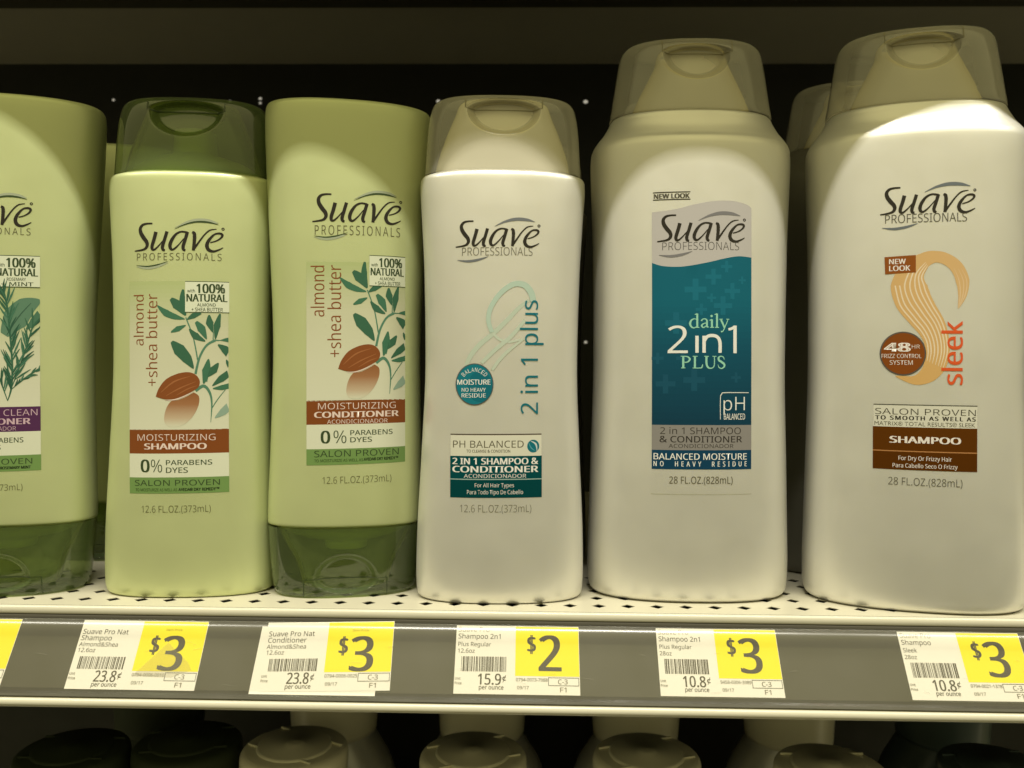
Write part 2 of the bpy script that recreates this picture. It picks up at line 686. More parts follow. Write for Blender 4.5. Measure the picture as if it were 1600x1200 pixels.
def make_large(name, loc, rz):
    r = empty(name, loc, rz)
    body = dense(LG_BODY)
    cap = dense(LG_CAP, 22)
    shell('body', body, NB, M_WHITE, r)
    c = shell('cap', cap, NB, M_CAPW, r, 300, D_LG, cap_lo=False)
    shell('cap_insert', dense(LG_INS, 22), NB, M_INSW, c, 200, D_LG, cap_lo=False)
    fc = front_of(cap, NB, D_LG)
    seam('lid_seam', [(-.0150, .2408), (-.0150, .2355), (.0150, .2355), (.0150, .2408)], fc, M_SEAMW, c, 0.0004)
    return r, front_of(body, NB)


# ------------------------------------------------------------------ the lettering of the maker's mark, drawn with a broad pen
LOGO = [
    ([(388, 150), (300, 150), (228, 168), (188, 220), (196, 290), (240, 365), (290, 430), (304, 485), (278, 535), (215, 560), (92, 575)],
     [26, 30, 40, 52, 62, 66, 62, 54, 42, 32, 20]),
    ([(446, 280), (418, 390), (385, 500), (390, 550), (425, 556), (490, 500), (575, 400)], [58, 56, 54, 46, 32, 22, 14]),
    ([(622, 274), (585, 400), (553, 510), (562, 560), (592, 568)], [52, 52, 54, 46, 34]),
    ([(945, 292), (850, 277), (768, 315), (706, 395), (672, 480), (680, 540), (722, 556), (800, 490), (890, 380)],
     [34, 28, 36, 50, 56, 48, 32, 22, 14]),
    ([(942, 280), (908, 400), (876, 505), (882, 556), (912, 570)], [52, 52, 54, 46, 34]),
    ([(1015, 282), (1045, 300), (1052, 360), (1046, 460), (1034, 572)], [34, 52, 56, 52, 46]),
    ([(1034, 562), (1110, 450), (1200, 325), (1285, 248), (1385, 226)], [36, 30, 24, 24, 12]),
    ([(1290, 442), (1380, 412), (1450, 362), (1470, 315), (1432, 293), (1352, 312), (1270, 405), (1240, 490), (1268, 556),
      (1340, 578), (1420, 550), (1482, 514)], [18, 22, 30, 40, 34, 28, 48, 58, 54, 36, 26, 12]),
]


def logo(art, ox, oy, kx, ky, dark, swoosh, halo, lay, fat=1.0, foil=0):
    tf = (ox, oy, kx, ky)
    for i, (p, w) in enumerate(LOGO):
        art.ribbon(p, w, dark, lay + (i % 2), tf)
    art.ring(ox + 1480 * kx, oy + 222 * ky, 1.0, 2.4, dark, lay, 14)
    up = [(740, 240), (900, 165), (1050, 125), (1180, 118), (1300, 130), (1415, 158)]
    dn = [(120, 795), (220, 812), (320, 818), (450, 800), (560, 770), (640, 740)]
    if halo:
        art.ribbon([(x, y - 22) for x, y in up], [3, 30, 56, 60, 50, 3], halo, lay, tf)
        art.ribbon([(x, y + 22) for x, y in dn], [3, 36, 52, 50, 30, 3], halo, lay, tf)
    art.ribbon(up, [3 * fat, 18 * fat, 28 * fat, 30 * fat, 24 * fat, 3], swoosh, lay + 1, tf, foil=foil)
    art.ribbon(dn, [3 * fat, 16 * fat, 22 * fat, 22 * fat, 14 * fat, 3], swoosh, lay + 1, tf, foil=foil)


GREF = (186, 184, 122)          # the green bottle seen round its print


def gink(r, g, b):
    """ink on the green bottles: the same light, so the same reference white"""
    return ink(r, g, b, (204, 199, 164))


DARK = (0.03, 0.026, 0.02)
LEAF = gink(58, 98, 62)
LEAF2 = gink(84, 124, 84)
BROWN = gink(132, 74, 30)
CREAM = gink(208, 204, 152)
BAND = gink(112, 140, 66)
PALE = gink(225, 200, 160)

LEAVES = [
    ([(275, 230), (340, 285), (410, 315), (482, 332)], [6, 52, 42, 5]), ([(378, 180), (425, 225), (490, 305)], [22, 74, 10]),
    ([(470, 110), (465, 190), (490, 300)], [15, 46, 8]), ([(380, 430), (432, 405), (490, 378)], [8, 42, 5]),
    ([(602, 285), (545, 308), (500, 335)], [18, 42, 6]), ([(516, 405), (562, 458), (632, 497)], [8, 54, 8]),
    ([(565, 352), (605, 405), (641, 482)], [20, 62, 6]), ([(660, 300), (664, 360), (687, 430)], [10, 56, 6]),
    ([(738, 290), (716, 380), (704, 482)], [10, 50, 6]), ([(740, 490), (775, 486), (800, 486)], [4, 26, 40]),
    ([(722, 522), (768, 555), (800, 595)], [8, 56, 56]), ([(385, 500), (440, 560), (500, 630), (546, 702)], [20, 92, 74, 6]),
    ([(655, 630), (640, 720), (619, 815)], [8, 66, 8]), ([(725, 660), (690, 712), (650, 762)], [8, 58, 8]),
    ([(800, 735), (742, 780), (680, 832)], [50, 50, 4]), ([(800, 832), (745, 845), (684, 852)], [40, 38, 6]),
    ([(780, 635), (788, 660), (800, 690)], [6, 22, 24]),
]
STEMS = [
    ([(490, 320), (545, 470), (577, 640)], [9, 9, 10]), ([(560, 742), (590, 620), (640, 530), (702, 490)], [18, 16, 16, 20]),
    ([(702, 490), (742, 490)], [12, 6]), ([(560, 868), (618, 832), (660, 878), (676, 960), (668, 1105)], [22, 24, 18, 12, 3]),
    ([(676, 1000), (720, 930), (772, 860)], [7, 7, 5]), ([(688, 485), (690, 425)], [8, 5]), ([(640, 800), (655, 740)], [10, 5]),
]
ALM1 = [(262, 910), (285, 850), (340, 782), (420, 742), (500, 728), (556, 744), (590, 788), (582, 838), (540, 870), (470, 905),
        (400, 928), (330, 930)]
ALM2 = [(548, 880), (582, 905), (586, 950), (570, 1005), (536, 1062), (484, 1112), (420, 1135), (350, 1128), (326, 1090),
        (330, 1035), (350, 980), (385, 940), (430, 936), (490, 912)]


def clip_y(poly, y0, y1):
    for lim, keep in ((y0, 1), (y1, -1)):
        out = []
        for (ax, ay), (bx, by) in zip(poly, poly[1:] + poly[:1]):
            ia, ib = (ay - lim) * keep >= 0, (by - lim) * keep >= 0
            if ia:
                out.append((ax, ay))
            if ia != ib:
                t = (lim - ay) / (by - ay)
                out.append((ax + (bx - ax) * t, lim))
        poly = out
        if len(poly) < 3:
            return []
    return poly


def smooth_poly(pts, k=4):
    q, _ = spline(list(pts) + [pts[0]], [0] * (len(pts) + 1), k)
    return q[:-1]


def branch(art, ox, oy, kx, ky, clipx):
    tf = (ox, oy, kx, ky)
    for i, (p, w) in enumerate(STEMS):
        art.ribbon(p, w, LEAF2, 3, tf, clip_x=clipx)
    for i, (p, w) in enumerate(LEAVES):
        art.ribbon(p, w, LEAF if i % 3 else tuple(a * 1.25 for a in LEAF), 4, tf, clip_x=clipx)
    art.ribbon([(800, 985), (752, 1030), (698, 1072)], [60, 52, 6], gink(140, 160, 120), 4, tf, clip_x=clipx)
    a2 = smooth_poly(ALM2)
    for i in range(48):
        y0, y1 = 875 + i * 5.5, 875 + (i + 1) * 5.5
        q = clip_y(a2, y0, y1)
        if q:
            t = i / 47
            c = mix_stops([(0, gink(140, 88, 42)), (.35, gink(156, 108, 60)), (.75, gink(190, 166, 116)), (1, CREAM)], t)
            art.poly_mesh([(ox + x * kx, oy + y * ky) for x, y in q], [list(range(len(q)))], c, 3)
    a1 = smooth_poly(ALM1)
    art.poly([(ox + x * kx, oy + y * ky) for x, y in a1], BROWN, 5)
    art.ribbon([(330, 936), (400, 934), (470, 911), (545, 874)], [3, 8, 8, 3], PALE, 6, tf)
    for (p, w) in (([(300, 880), (400, 800), (520, 760)], [3, 12, 3]), ([(340, 905), (440, 850), (560, 800)], [3, 10, 3]),
                   ([(420, 900), (500, 855), (570, 830)], [3, 9, 3])):
        art.ribbon(p, w, gink(158, 98, 48), 6, tf)


def badge(art, x0, y0, x1, y1, l3, l4, inkc):
    art.rect(x0, y0, x1, y1, gink(212, 212, 158), 5)
    art.rect(x0, y0, x1, y0 + 1.0, inkc, 6)
    art.rect(x0, y1 - 1.0, x1, y1, inkc, 6)
    w, h = x1 - x0, y1 - y0
    art.text('with', x0 + .05 * w, y0 + .25 * h, x0 + .23 * w, y0 + .36 * h, inkc, 6)
    art.text('100%', x0 + .26 * w, y0 + .08 * h, x0 + .91 * w, y0 + .38 * h, inkc, 6, .022)
    art.text('NATURAL', x0 + .03 * w, y0 + .41 * h, x0 + .96 * w, y0 + .65 * h, inkc, 6, .022)
    art.text(l3, x0 + .28 * w, y0 + .70 * h, x0 + .70 * w, y0 + .80 * h, inkc, 6)
    art.text(l4, x0 + .15 * w, y0 + .84 * h, x0 + .86 * w, y0 + .96 * h, inkc, 6)


def affine(k):
    return lambda x, y: (k[0] + k[1] * x + k[2] * y, k[3] + k[4] * x + k[5] * y)


PLACE = {
    'rosemary': ((-0.22750, 0.34820, 0.0), 12.0, (0.00074426941, 0.00024386638, 1.6139016e-06, 0.25133559, 5.3329306e-06, -0.00026859095)),
    'green_shampoo': ((-0.14880, 0.35150, 0.0), 5.0, (-0.075611567, 0.0002632237, 3.5530729e-06, 0.25175365, 3.3933084e-06, -0.00026984726)),
    'green_conditioner': ((-0.08100, 0.35550, 0.0), 12.0, (-0.14603651, 0.00026705059, 2.1310771e-06, 0.25148561, 5.5776385e-06, -0.00027198025)),
    'white_shampoo': ((-0.01200, 0.34850, 0.0), 3.0, (-0.20942749, 0.00026540203, 2.053058e-06, 0.24884661, 2.7024475e-06, -0.00026513049)),
    'teal': ((0.07130, 0.36080, 0.0), 0.0, (-0.29195282, 0.00026619554, 1.4398192e-06, 0.25102179, 1.7461247e-06, -0.00026730804)),
    'sleek': ((0.16600, 0.35000, 0.0), -12.0, (-0.34286206, 0.00023587506, 1.0840079e-06, 0.25040603, -1.7903342e-06, -0.00025757375)),
}

# ------------------------------------------------------------------ shelving
XL, XR = -1.1, 1.1


def extrude_x(name, prof, mat, parent, x0=XL, x1=XR, closed=False, smooth=False, n=1):
    verts, faces = [], []
    for i in range(n + 1):
        x = x0 + (x1 - x0) * i / n
        verts += [(x, y, z) for y, z in prof]
    m = len(prof)
    for i in range(n):
        for j in range(m if closed else m - 1):
            k = (j + 1) % m
            faces.append([i * m + j, i * m + k, (i + 1) * m + k, (i + 1) * m + j])
    if closed:
        faces.append(list(range(m))[::-1])
        faces.append([n * m + i for i in range(m)])
    o = mesh_obj(name, verts, faces, mat, parent, smooth)
    return o


shelf = empty('store_shelf', (0, 0, 0))
tag(shelf, 'cream metal shelf with perforated deck and price channel, under the row of bottles', 'shelf')

# deck: front margin, four rows of real diamond holes, plain rear
P = 0.0120
HX, HY = 0.0031, 0.0029
Y0, ROWS = 0.3320, 5
X_OFF = 0.0059
dv, df = [], []


def quad(a, b, c, d):
    k = len(dv)
    dv.extend([a, b, c, d])
    df.append([k, k + 1, k + 2, k + 3])


zt, th = 0.0, -0.0003
nx0 = int((XL - X_OFF) / P)
nx1 = int((XR - X_OFF) / P)
ya, yb = Y0 - P / 2, Y0 - P / 2 + ROWS * P
for r in range(ROWS):
    cy = Y0 + r * P
    for i in range(nx0, nx1):
        cx = X_OFF + i * P
        k = len(dv)
        h = P / 2
        dv.extend([(cx - h, cy - h, zt), (cx + h, cy - h, zt), (cx + h, cy + h, zt), (cx - h, cy + h, zt),
                   (cx, cy - HY, zt), (cx + HX, cy, zt), (cx, cy + HY, zt), (cx - HX, cy, zt),
                   (cx, cy - HY, th), (cx + HX, cy, th), (cx, cy + HY, th), (cx - HX, cy, th)])
        df += [[k, k + 1, k + 5, k + 4], [k + 1, k + 2, k + 6, k + 5], [k + 2, k + 3, k + 7, k + 6], [k + 3, k, k + 4, k + 7],
               [k + 4, k + 5, k + 9, k + 8], [k + 5, k + 6, k + 10, k + 9], [k + 6, k + 7, k + 11, k + 10], [k + 7, k + 4, k + 8, k + 11]]
gx0, gx1 = X_OFF + (nx0 - .5) * P, X_OFF + (nx1 - .5) * P
quad((gx0, .3226, zt), (gx1, .3226, zt), (gx1, ya, zt), (gx0, ya, zt))
quad((gx0, yb, zt), (gx1, yb, zt), (gx1, .686, zt), (gx0, .686, zt))
mesh_obj('deck', dv, df, M_DECK, shelf, False)
extrude_x('deck_underside', [(.318, -.0200), (.686, -.0200)], M_BACK, shelf, gx0, gx1)  # black sheet: the darkness seen through the holes is put into its colour
extrude_x('front_lip', [(.3226, -.0001), (.3219, -.0003), (.3214, -.0009), (.3212, -.0018), (.32115, -.0030), (.3214, -.0034),
                        (.3226, -.0036)], M_LIP, shelf, gx0, gx1, smooth=True)
extrude_x('channel_gasket', [(.3224, -.0034), (.3205, -.0038), (.3203, -.0046), (.3210, -.0052), (.3226, -.0056)], M_GASKET, shelf, gx0, gx1)
TOPY, TOPZ, BOTY, BOTZ = .3197, -.0048, .3048, -.0282
extrude_x('price_channel', [(.3215, -.0046), (TOPY, TOPZ), (BOTY, BOTZ), (.3036, -.0288), (.3030, -.0296), (.3040, -.0299),
                            (.3060, -.0300), (.3215, -.0300)], M_CHANNEL, shelf, gx0, gx1, closed=True)
# the clear cover: rolled forward over the top edge, straight over the tickets
sy, sz = BOTY - TOPY, BOTZ - TOPZ
sl = math.hypot(sy, sz)
ty, tz = sy / sl, sz / sl
ny, nz = tz, -ty                       # outward normal of the sloping face (towards the aisle, up)
cov = []
for i in range(15):
    s = i / 14 * 0.0075
    t = s / 0.0075
    bulge = 0.0005 + 0.0012 * math.sin(math.pi * min(1, t)) ** 1.0 * (1 - 0.55 * t)
    cov.append((TOPY + ty * s + ny * bulge, TOPZ + tz * s + nz * bulge))
for s in (.012, .020, sl - .001):
    cov.append((TOPY + ty * s + ny * 0.0004, TOPZ + tz * s + nz * 0.0004))
cover = extrude_x('channel_cover', cov, M_COVER, shelf, gx0, gx1, smooth=True)
sv, sf = [], []
rs = random.Random(11)
for _i in range(46):
    x = rs.uniform(-.26, .26)
    s = rs.uniform(.008, sl - .003)
    L, W, an = rs.uniform(.0008, .0045), rs.uniform(.00008, .00022), rs.uniform(-.35, .35)
    k = len(sv)
    for a_, b_ in ((-1, -1), (1, -1), (1, 1), (-1, 1)):
        dx = a_ * L / 2 * math.cos(an) - b_ * W / 2 * math.sin(an)
        ds = a_ * L / 2 * math.sin(an) + b_ * W / 2 * math.cos(an)
        sv.append((x + dx, TOPY + ty * (s + ds) + ny * .00055, TOPZ + tz * (s + ds) + nz * .00055))
    sf.append([k, k + 1, k + 2, k + 3])
M_SCUFF = clear_plastic('pale_scuff_film', (1, 1, 1), (0.5, 0.47, 0.38), 0.22, 0.4, 0.2)
cvs = [tuple(v.co) for v in cover.data.vertices]
cfs = [list(f.vertices) for f in cover.data.polygons]
cov_me = bpy.data.meshes.new('channel_cover')
cov_me.from_pydata(cvs + sv, [], cfs + [[i + len(cvs) for i in f] for f in sf])
cov_me.materials.append(M_COVER)
cov_me.materials.append(M_SCUFF)
for f in cov_me.polygons:
    f.material_index = 1 if f.index >= len(cfs) else 0
    f.use_smooth = f.index < len(cfs)
cover.data = cov_me
extrude_x('bottom_lip', [(.3062, -.0300), (.3040, -.0301), (.3028, -.0305), (.3021, -.0313), (.3019, -.0324), (.3023, -.0333), (.3032, -.0339),
                         (.3050, -.0341), (.3215, -.0341)], M_LIP, shelf, gx0, gx1, smooth=True)

upper = empty('upper_shelf', (0, 0, .368))
tag(upper, 'dark underside of the shelf above, a brown grey band along the top', 'shelf')
extrude_x('shelf_underside', [(.31, 0), (.6875, 0)], M_UNDER, upper)
extrude_x('cross_rail', [(.555, -.0005), (.558, -.006), (.572, -.006), (.575, -.0005)], M_UDARK, upper, closed=True)
extrude_x('front_edge', [(.285, 0), (.2735, -.002), (.2735, -.019), (.2775, -.023), (.31, -.023), (.31, 0)], M_LIP, upper, closed=True)
extrude_x('shelf_deck', [(.2735, .006), (.6875, .006)], M_UNDER, upper)

lower = empty('lower_shelf', (0, 0, -.369))
tag(lower, 'shelf below, hidden under the row of dim bottle caps', 'shelf')
extrude_x('deck', [(.30, -.012), (.30, 0), (.6875, 0), (.6875, -.012)], M_DECK, lower, closed=True)

pn = extrude_x('back_panel', [(.688, -.6), (.688, .6), (.70, .6), (.70, -.6)], M_BACK, None, closed=True)
tag(pn, 'black perforated back panel of the shelving behind all the bottles', 'panel')


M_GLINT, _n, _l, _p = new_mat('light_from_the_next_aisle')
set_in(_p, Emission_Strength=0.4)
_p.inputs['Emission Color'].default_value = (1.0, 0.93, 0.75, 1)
bm = bmesh.new()
bmesh.ops.create_circle(bm, cap_ends=True, segments=20, radius=0.0015, matrix=Matrix.Rotation(R(90), 4, 'X'))
for v in bm.verts:
    v.co.z *= 0.62 if v.co.z < 0 else 0.95
PEG = bpy.data.meshes.new('peg_hole')
bm.to_mesh(PEG)
bm.free()
PEG.materials.append(M_GLINT)
for x, z, sc, lb in ((-.3636, .3364, .75, 'faint lit hole in the back panel between the left bottle and dark green cap'),
                     (-.2349, .3376, .9, 'upper of two close lit holes above the right corner of the dark green cap'),
                     (-.2349, .3338, .75, 'lower of two close lit holes above the right corner of the dark green cap'),
                     (-.2613, .3352, .75, 'lit hole peeping over the top edge of the dark green cap'),
                     (-.0800, .3354, 1.1, 'lit hole in the back panel at the left shoulder of the frosted cap'),
                     (.0470, .3350, 1.25, 'bright lit hole between the small frosted cap and the large frosted cap'),
                     (.0487, .1282, .9, 'lit hole low in the dark gap beside the two in one plus bottle')):
    o = link('peg_hole', PEG)
    o.location = (x, .6872, z)
    o.scale = (sc, 1, sc)
    tag(o, lb, 'hole', 'peg holes with light showing through')

# ------------------------------------------------------------------ front row of bottles
MATS = [M_INK, M_FOIL]


def place(k):
    loc, rz, af = PLACE[k]
    return loc, R(rz), affine(af)


FILM_N = 16


def film(name, x0, y0, x1, y1, front, uz, parent):
    a = Art()
    a.rect(x0, y0, x1, y1, (1, 1, 1), 0)
    return build_art(name, a, uz, front, [M_FILM], parent, lift=0.00002, step=0)


def label_part(name, art, uz, front, parent, mats=MATS):
    return build_art(name, art, uz, front, mats, parent)


SWG = (0.045, 0.075, 0.03)
HALOG = gink(160, 164, 116)
GREY = gink(104, 100, 58)

# ---- rosemary conditioner (left edge of the frame)
loc, rz, uz = place('rosemary')
b1, f1 = make_conditioner('conditioner_bottle', loc, rz)
tag(b1, 'pale green conditioner bottle with rosemary leaves and a purple band, cut by the left edge', 'bottle', 'green hair care bottles in the front row')
lab = film('label', -96, 280, 63, 790, f1, uz, b1)
a = Art()
logo(a, -99, 295, .1, .1, DARK, SWG, HALOG, 1)
a.text('PROFESSIONALS', -86, 356, 48, 367, GREY, 1, -.004, space=1.25)
label_part('brand_lettering', a, uz, f1, lab)
a = Art()
a.grad(-92, 470, 62, 636, [(0, (.47, .55, .26)), (.5, gink(200, 196, 142)), (1, CREAM)], 1)
# big mint leaf and rosemary sprigs
rk = .2083
tf = (0, 390, rk, rk)
a.ribbon([(40, 640), (120, 520), (200, 430), (300, 380)], [60, 190, 150, 20], gink(92, 124, 84), 3, tf, clip_x=62)
a.ribbon([(200, 600), (255, 540), (300, 470)], [10, 60, 50], gink(76, 112, 74), 3, tf, clip_x=62)
a.ribbon([(60, 640), (150, 500), (235, 400)], [6, 9, 4], gink(60, 90, 60), 4, tf)
rnd = random.Random(3)
for (st, wd, side, n, ln) in (([(65, 1135), (92, 1040), (100, 880), (84, 640), (60, 420), (30, 300)], 15, 0, 46, 150),
                              ([(92, 1045), (150, 890), (200, 740), (250, 560)], 11, 0, 26, 130),
                              ([(65, 1135), (10, 980), (-60, 800), (-120, 640)], 11, 0, 26, 140),
                              ([(92, 1050), (200, 960), (300, 890)], 12, 0, 10, 60)):
    a.ribbon(st, [5] + [wd] * (len(st) - 1), LEAF, 4, tf, clip_x=62)
    Ps, _ = spline(st, [0] * len(st), 10)
    for i in range(n):
        q = int(len(Ps) * (.18 + .8 * i / n))
        q = min(q, len(Ps) - 2)
        x, y = Ps[q]
        dx, dy = Ps[q + 1][0] - x, Ps[q + 1][1] - y
        ang = math.atan2(dy, dx) + rnd.choice((-1, 1)) * rnd.uniform(.25, .65)
        L = ln * rnd.uniform(.7, 1.15)
        ex, ey = x + L * math.cos(ang), y + L * math.sin(ang)
        c = rnd.choice((LEAF, LEAF, gink(70, 112, 74), gink(48, 84, 54)))
        a.ribbon([(x, y), ((x + ex) / 2 + rnd.uniform(-6, 6), (y + ey) / 2), (ex, ey)], [5, 15, 3], c, 5 + i % 3, tf, 4, clip_x=62)
label_part('plant_drawing', a, uz, f1, lab)
a = Art()
badge(a, -7, 399, 62, 449, 'ROSEMARY', '+ MINT', SWG)
label_part('claim_badge', a, uz, f1, lab)
a = Art()
PUR = gink(82, 44, 66)
a.rect(-92, 636, 62.6, 675, PUR, 1)
pt = gink(200, 166, 150)
a.text('INVIGORATING', -86, 640, 1, 650, pt, 2, -.006)
a.text('CLEAN', 7, 640, 58, 650, pt, 2, -.006)
a.text('CONDITIONER', -104 + 22, 654, 48, 663.5, pt, 2, .02)
a.text('ACONDICIONADOR', -66, 666.5, 26, 673, pt, 2, -.006)
a.rect(-92, 675, 62.6, 712, gink(212, 210, 158), 1)
a.text('0%', -70, 683, -30, 703, SWG, 2, .01)
a.text('PARABENS', -23, 684, 37, 692, SWG, 2)
a.text('DYES', -23, 695, 2, 703, SWG, 2)
a.rect(-92, 712, 63, 737, BAND, 1)
a.text('SALON PROVEN', -85, 717, 50, 726, SWG, 2, -.004)
a.text('TO CLEANSE AS WELL AS', -85, 729, -4, 733, SWG, 2)
a.text('ROSEMARY MINT', 1, 729, 48, 733.5, (.01, .015, .008), 2, .03)
a.text('12.6 FL.OZ.(373mL)', -75, 757, 35, 769, gink(96, 92, 48), 2, -.008)
label_part('product_bands', a, uz, f1, lab)

# ---- almond shampoo
loc, rz, uz = place('green_shampoo')
b2, f2 = make_shampoo('shampoo_bottle', loc, rz, True)
tag(b2, 'pale green almond and shea butter shampoo bottle with a dark clear green cap on top', 'bottle', 'green hair care bottles in the front row')
lab = film('label', 200, 338, 356, 806, f2, uz, b2)
a = Art()
logo(a, 200, 335, .1, .1, DARK, SWG, HALOG, 1)
a.text('PROFESSIONALS', 213, 396, 346, 407.5, GREY, 1, -.004, space=1.25)
label_part('brand_lettering', a, uz, f2, lab)
a = Art()
a.grad(200, 440, 355.5, 671, [(0, (.46, .53, .25)), (.35, gink(196, 192, 136)), (1, CREAM)], 1, 36)
branch(a, 190, 430, .2083, .2083, 355.5)
a.text('almond', 207.5, 461, 225, 540, BROWN, 2, -.004, vert=True)
a.text('+shea butter', 228.5, 460, 247.5, 603, BROWN, 2, -.004, vert=True)
label_part('almond_drawing', a, uz, f2, lab)
a = Art()
badge(a, 291, 440, 357, 489, 'ALMOND', '+ SHEA BUTTER', SWG)
label_part('claim_badge', a, uz, f2, lab)
a = Art()
a.rect(200, 670.5, 355.5, 708, gink(126, 68, 24), 1)
a.text('MOISTURIZING', 214, 678, 336, 688, PALE, 2, -.006)
a.text('SHAMPOO', 225, 692, 323, 701.5, PALE, 2, .02)
a.rect(200, 708, 355.5, 745, gink(212, 210, 158), 1)
a.text('0', 219, 717, 234, 737, SWG, 2, .015)
a.text('%', 236, 717, 254, 737, SWG, 2, -.006)
a.text('PARABENS', 260, 718, 331, 726, SWG, 2)
a.text('DYES', 260, 729.5, 294, 738, SWG, 2)
a.rect(200, 745, 355.5, 770, BAND, 1)
a.text('SALON PROVEN', 209, 749, 342, 758, SWG, 2, -.004)
a.text('TO MOISTURIZE AS WELL AS', 210, 762, 277, 766.5, gink(60, 80, 30), 2)
a.text('AVEDA\u00ae DRY REMEDY\u2122', 279, 761.5, 341, 766.5, (.01, .015, .008), 2, .03)
a.text('12.6 FL.OZ.(373mL)', 220, 789, 328, 802, gink(96, 92, 48), 2, -.008)
label_part('product_bands', a, uz, f2, lab)

# ---- almond conditioner
loc, rz, uz = place('green_conditioner')
b3, f3 = make_conditioner('conditioner_bottle', loc, rz)
tag(b3, 'pale green almond conditioner bottle standing on its dark green cap, brown band on label', 'bottle', 'green hair care bottles in the front row')
lab = film('label', 479, 292, 636, 764, f3, uz, b3)
a = Art()
a.rect(482, 301, 545, 381, gink(208, 204, 152), 0)
a = Art()
logo(a, 479, 290, .1, .1, DARK, SWG, HALOG, 1)
a.text('PROFESSIONALS', 492, 353, 626, 368, GREY, 1, -.004, space=1.25)
label_part('brand_lettering', a, uz, f3, lab)
a = Art()
a.grad(479, 410, 634.5, 626, [(0, (.46, .53, .25)), (.35, gink(196, 192, 136)), (1, CREAM)], 1, 36)
branch(a, 476.2, 386.5, .199, .2083, 634.5)
a.text('almond', 485.5, 416, 507, 495, BROWN, 2, -.004, vert=True)
a.text('+shea butter', 511.5, 415, 533, 558, BROWN, 2, -.004, vert=True)
label_part('almond_drawing', a, uz, f3, lab)
a = Art()
badge(a, 577, 398.5, 634.5, 447, 'ALMOND', '+ SHEA BUTTER', SWG)
label_part('claim_badge', a, uz, f3, lab)
a = Art()
a.rect(479, 625, 634.5, 662.5, gink(126, 68, 24), 1)
a.text('MOISTURIZING', 497, 629, 619, 639, PALE, 2, -.006)
a.text('CONDITIONER', 491, 642.5, 624, 652, PALE, 2, .02)
a.text('ACONDICIONADOR', 511, 655, 606, 661.5, PALE, 2, -.004)
a.rect(479, 662.5, 634.5, 700.5, gink(212, 210, 158), 1)
a.text('0', 501, 672, 516, 692, SWG, 2, .015)
a.text('%', 521, 672, 541, 692, SWG, 2, -.006)
a.text('PARABENS', 547, 672, 614, 680, SWG, 2)
a.text('DYES', 547, 683, 581, 691, SWG, 2)
a.rect(479, 700.5, 634.5, 725.5, BAND, 1)
a.text('SALON PROVEN', 491, 703, 624, 713, SWG, 2, -.004)
a.text('TO MOISTURIZE AS WELL AS', 491, 716.5, 567, 721, gink(60, 80, 30), 2)
a.text('AVEDA\u00ae DRY REMEDY\u2122', 568, 715.5, 623, 720.5, (.01, .015, .008), 2, .03)
a.text('12.6 FL.OZ.(373mL)', 504, 744, 612, 757, gink(96, 92, 48), 2, -.008)
label_part('product_bands', a, uz, f3, lab)

# ---- white 2 in 1 plus
loc, rz, uz = place('white_shampoo')
b4, f4 = make_shampoo('shampoo_bottle', loc, rz, False)
tag(b4, 'small white bottle with frosted clear cap, pale green loop and upright teal lettering', 'bottle', 'white hair care bottles in the front row')
TEAL = ink(16, 104, 100)
SILV = ink(140, 140, 132)
lab = film('label', 700, 320, 850, 812, f4, uz, b4)
a = Art()
logo(a, 703.5, 332, .0937, .0937, DARK, SILV, None, 1, 1.9, foil=1)
a.text('PROFESSIONALS', 722, 387, 832, 400, ink(120, 112, 84), 1, -.006)
label_part('brand_lettering', a, uz, f4, lab)
a = Art()
k = (700, 430, .1834, .1834)
for i, (p, w, c) in enumerate((
        ([(690, 215), (600, 285), (500, 390), (390, 495), (270, 595), (190, 695), (150, 790)], [26, 34, 38, 40, 42, 40, 34], (184, 190, 148)),
        ([(380, 490), (430, 545), (520, 570), (625, 550)], [20, 24, 22, 12], (190, 194, 152)),
        ([(655, 385), (540, 520), (400, 640), (285, 750)], [30, 34, 34, 30], (186, 192, 150)),
        ([(645, 545), (520, 640), (440, 720), (375, 810)], [14, 28, 30, 26], (188, 192, 150)),
        ([(375, 490), (345, 390), (365, 280), (445, 160), (555, 82), (650, 88), (706, 150), (726, 225)], [36, 38, 40, 42, 46, 52, 56, 50],
         (176, 190, 150)))):
    a.ribbon(p, w, ink(*c), 1 + i, k)
label_part('loop_drawing', a, uz, f4, lab)
a = Art()
a.text('2 in 1 plus', 812, 469.5, 849.5, 647, TEAL, 7, -.003, vert=True)
label_part('upright_lettering', a, uz, f4, lab)
a = Art()
a.disc(741.5, 600.5, 29.6, 32.6, ink(120, 112, 96), 6, foil=1)
a.disc(741.5, 600.5, 28.2, 31.2, ink(20, 112, 108), 7)
a.disc(750, 604, 19, 24, ink(14, 100, 98), 8)
W_ = ink(232, 232, 205)
a.arc_text('BALANCED', 741.5, 601, 20, 6.5, -.95, .95, W_, 9)
a.text('MOISTURE', 714.5, 593, 766.5, 601, W_, 9, .012)
a.text('NO HEAVY', 721.5, 606, 759, 612, W_, 9)
a.text('RESIDUE', 721.5, 614.5, 759, 621, W_, 9)
label_part('claim_badge', a, uz, f4, lab)
a = Art()
a.rect(704, 677.5, 846, 679.5, ink(84, 70, 48), 1)
a.rect(704, 679.5, 846, 712, ink(212, 204, 160), 1)
a.text('PH BALANCED', 708, 688, 818, 699, ink(96, 88, 60), 2, -.004)
a.text('TO CLEANSE & CONDITION', 729, 702, 797, 706.5, ink(96, 88, 60), 2)
a.disc(833, 697, 9.5, 10, TEAL, 2)
a.ribbon([(829, 689), (837, 694), (839, 705)], [.5, 3, .5], ink(200, 200, 170), 3)
a.ribbon([(826, 692), (830, 700), (836, 704)], [.5, 2, .5], ink(90, 150, 140), 3)
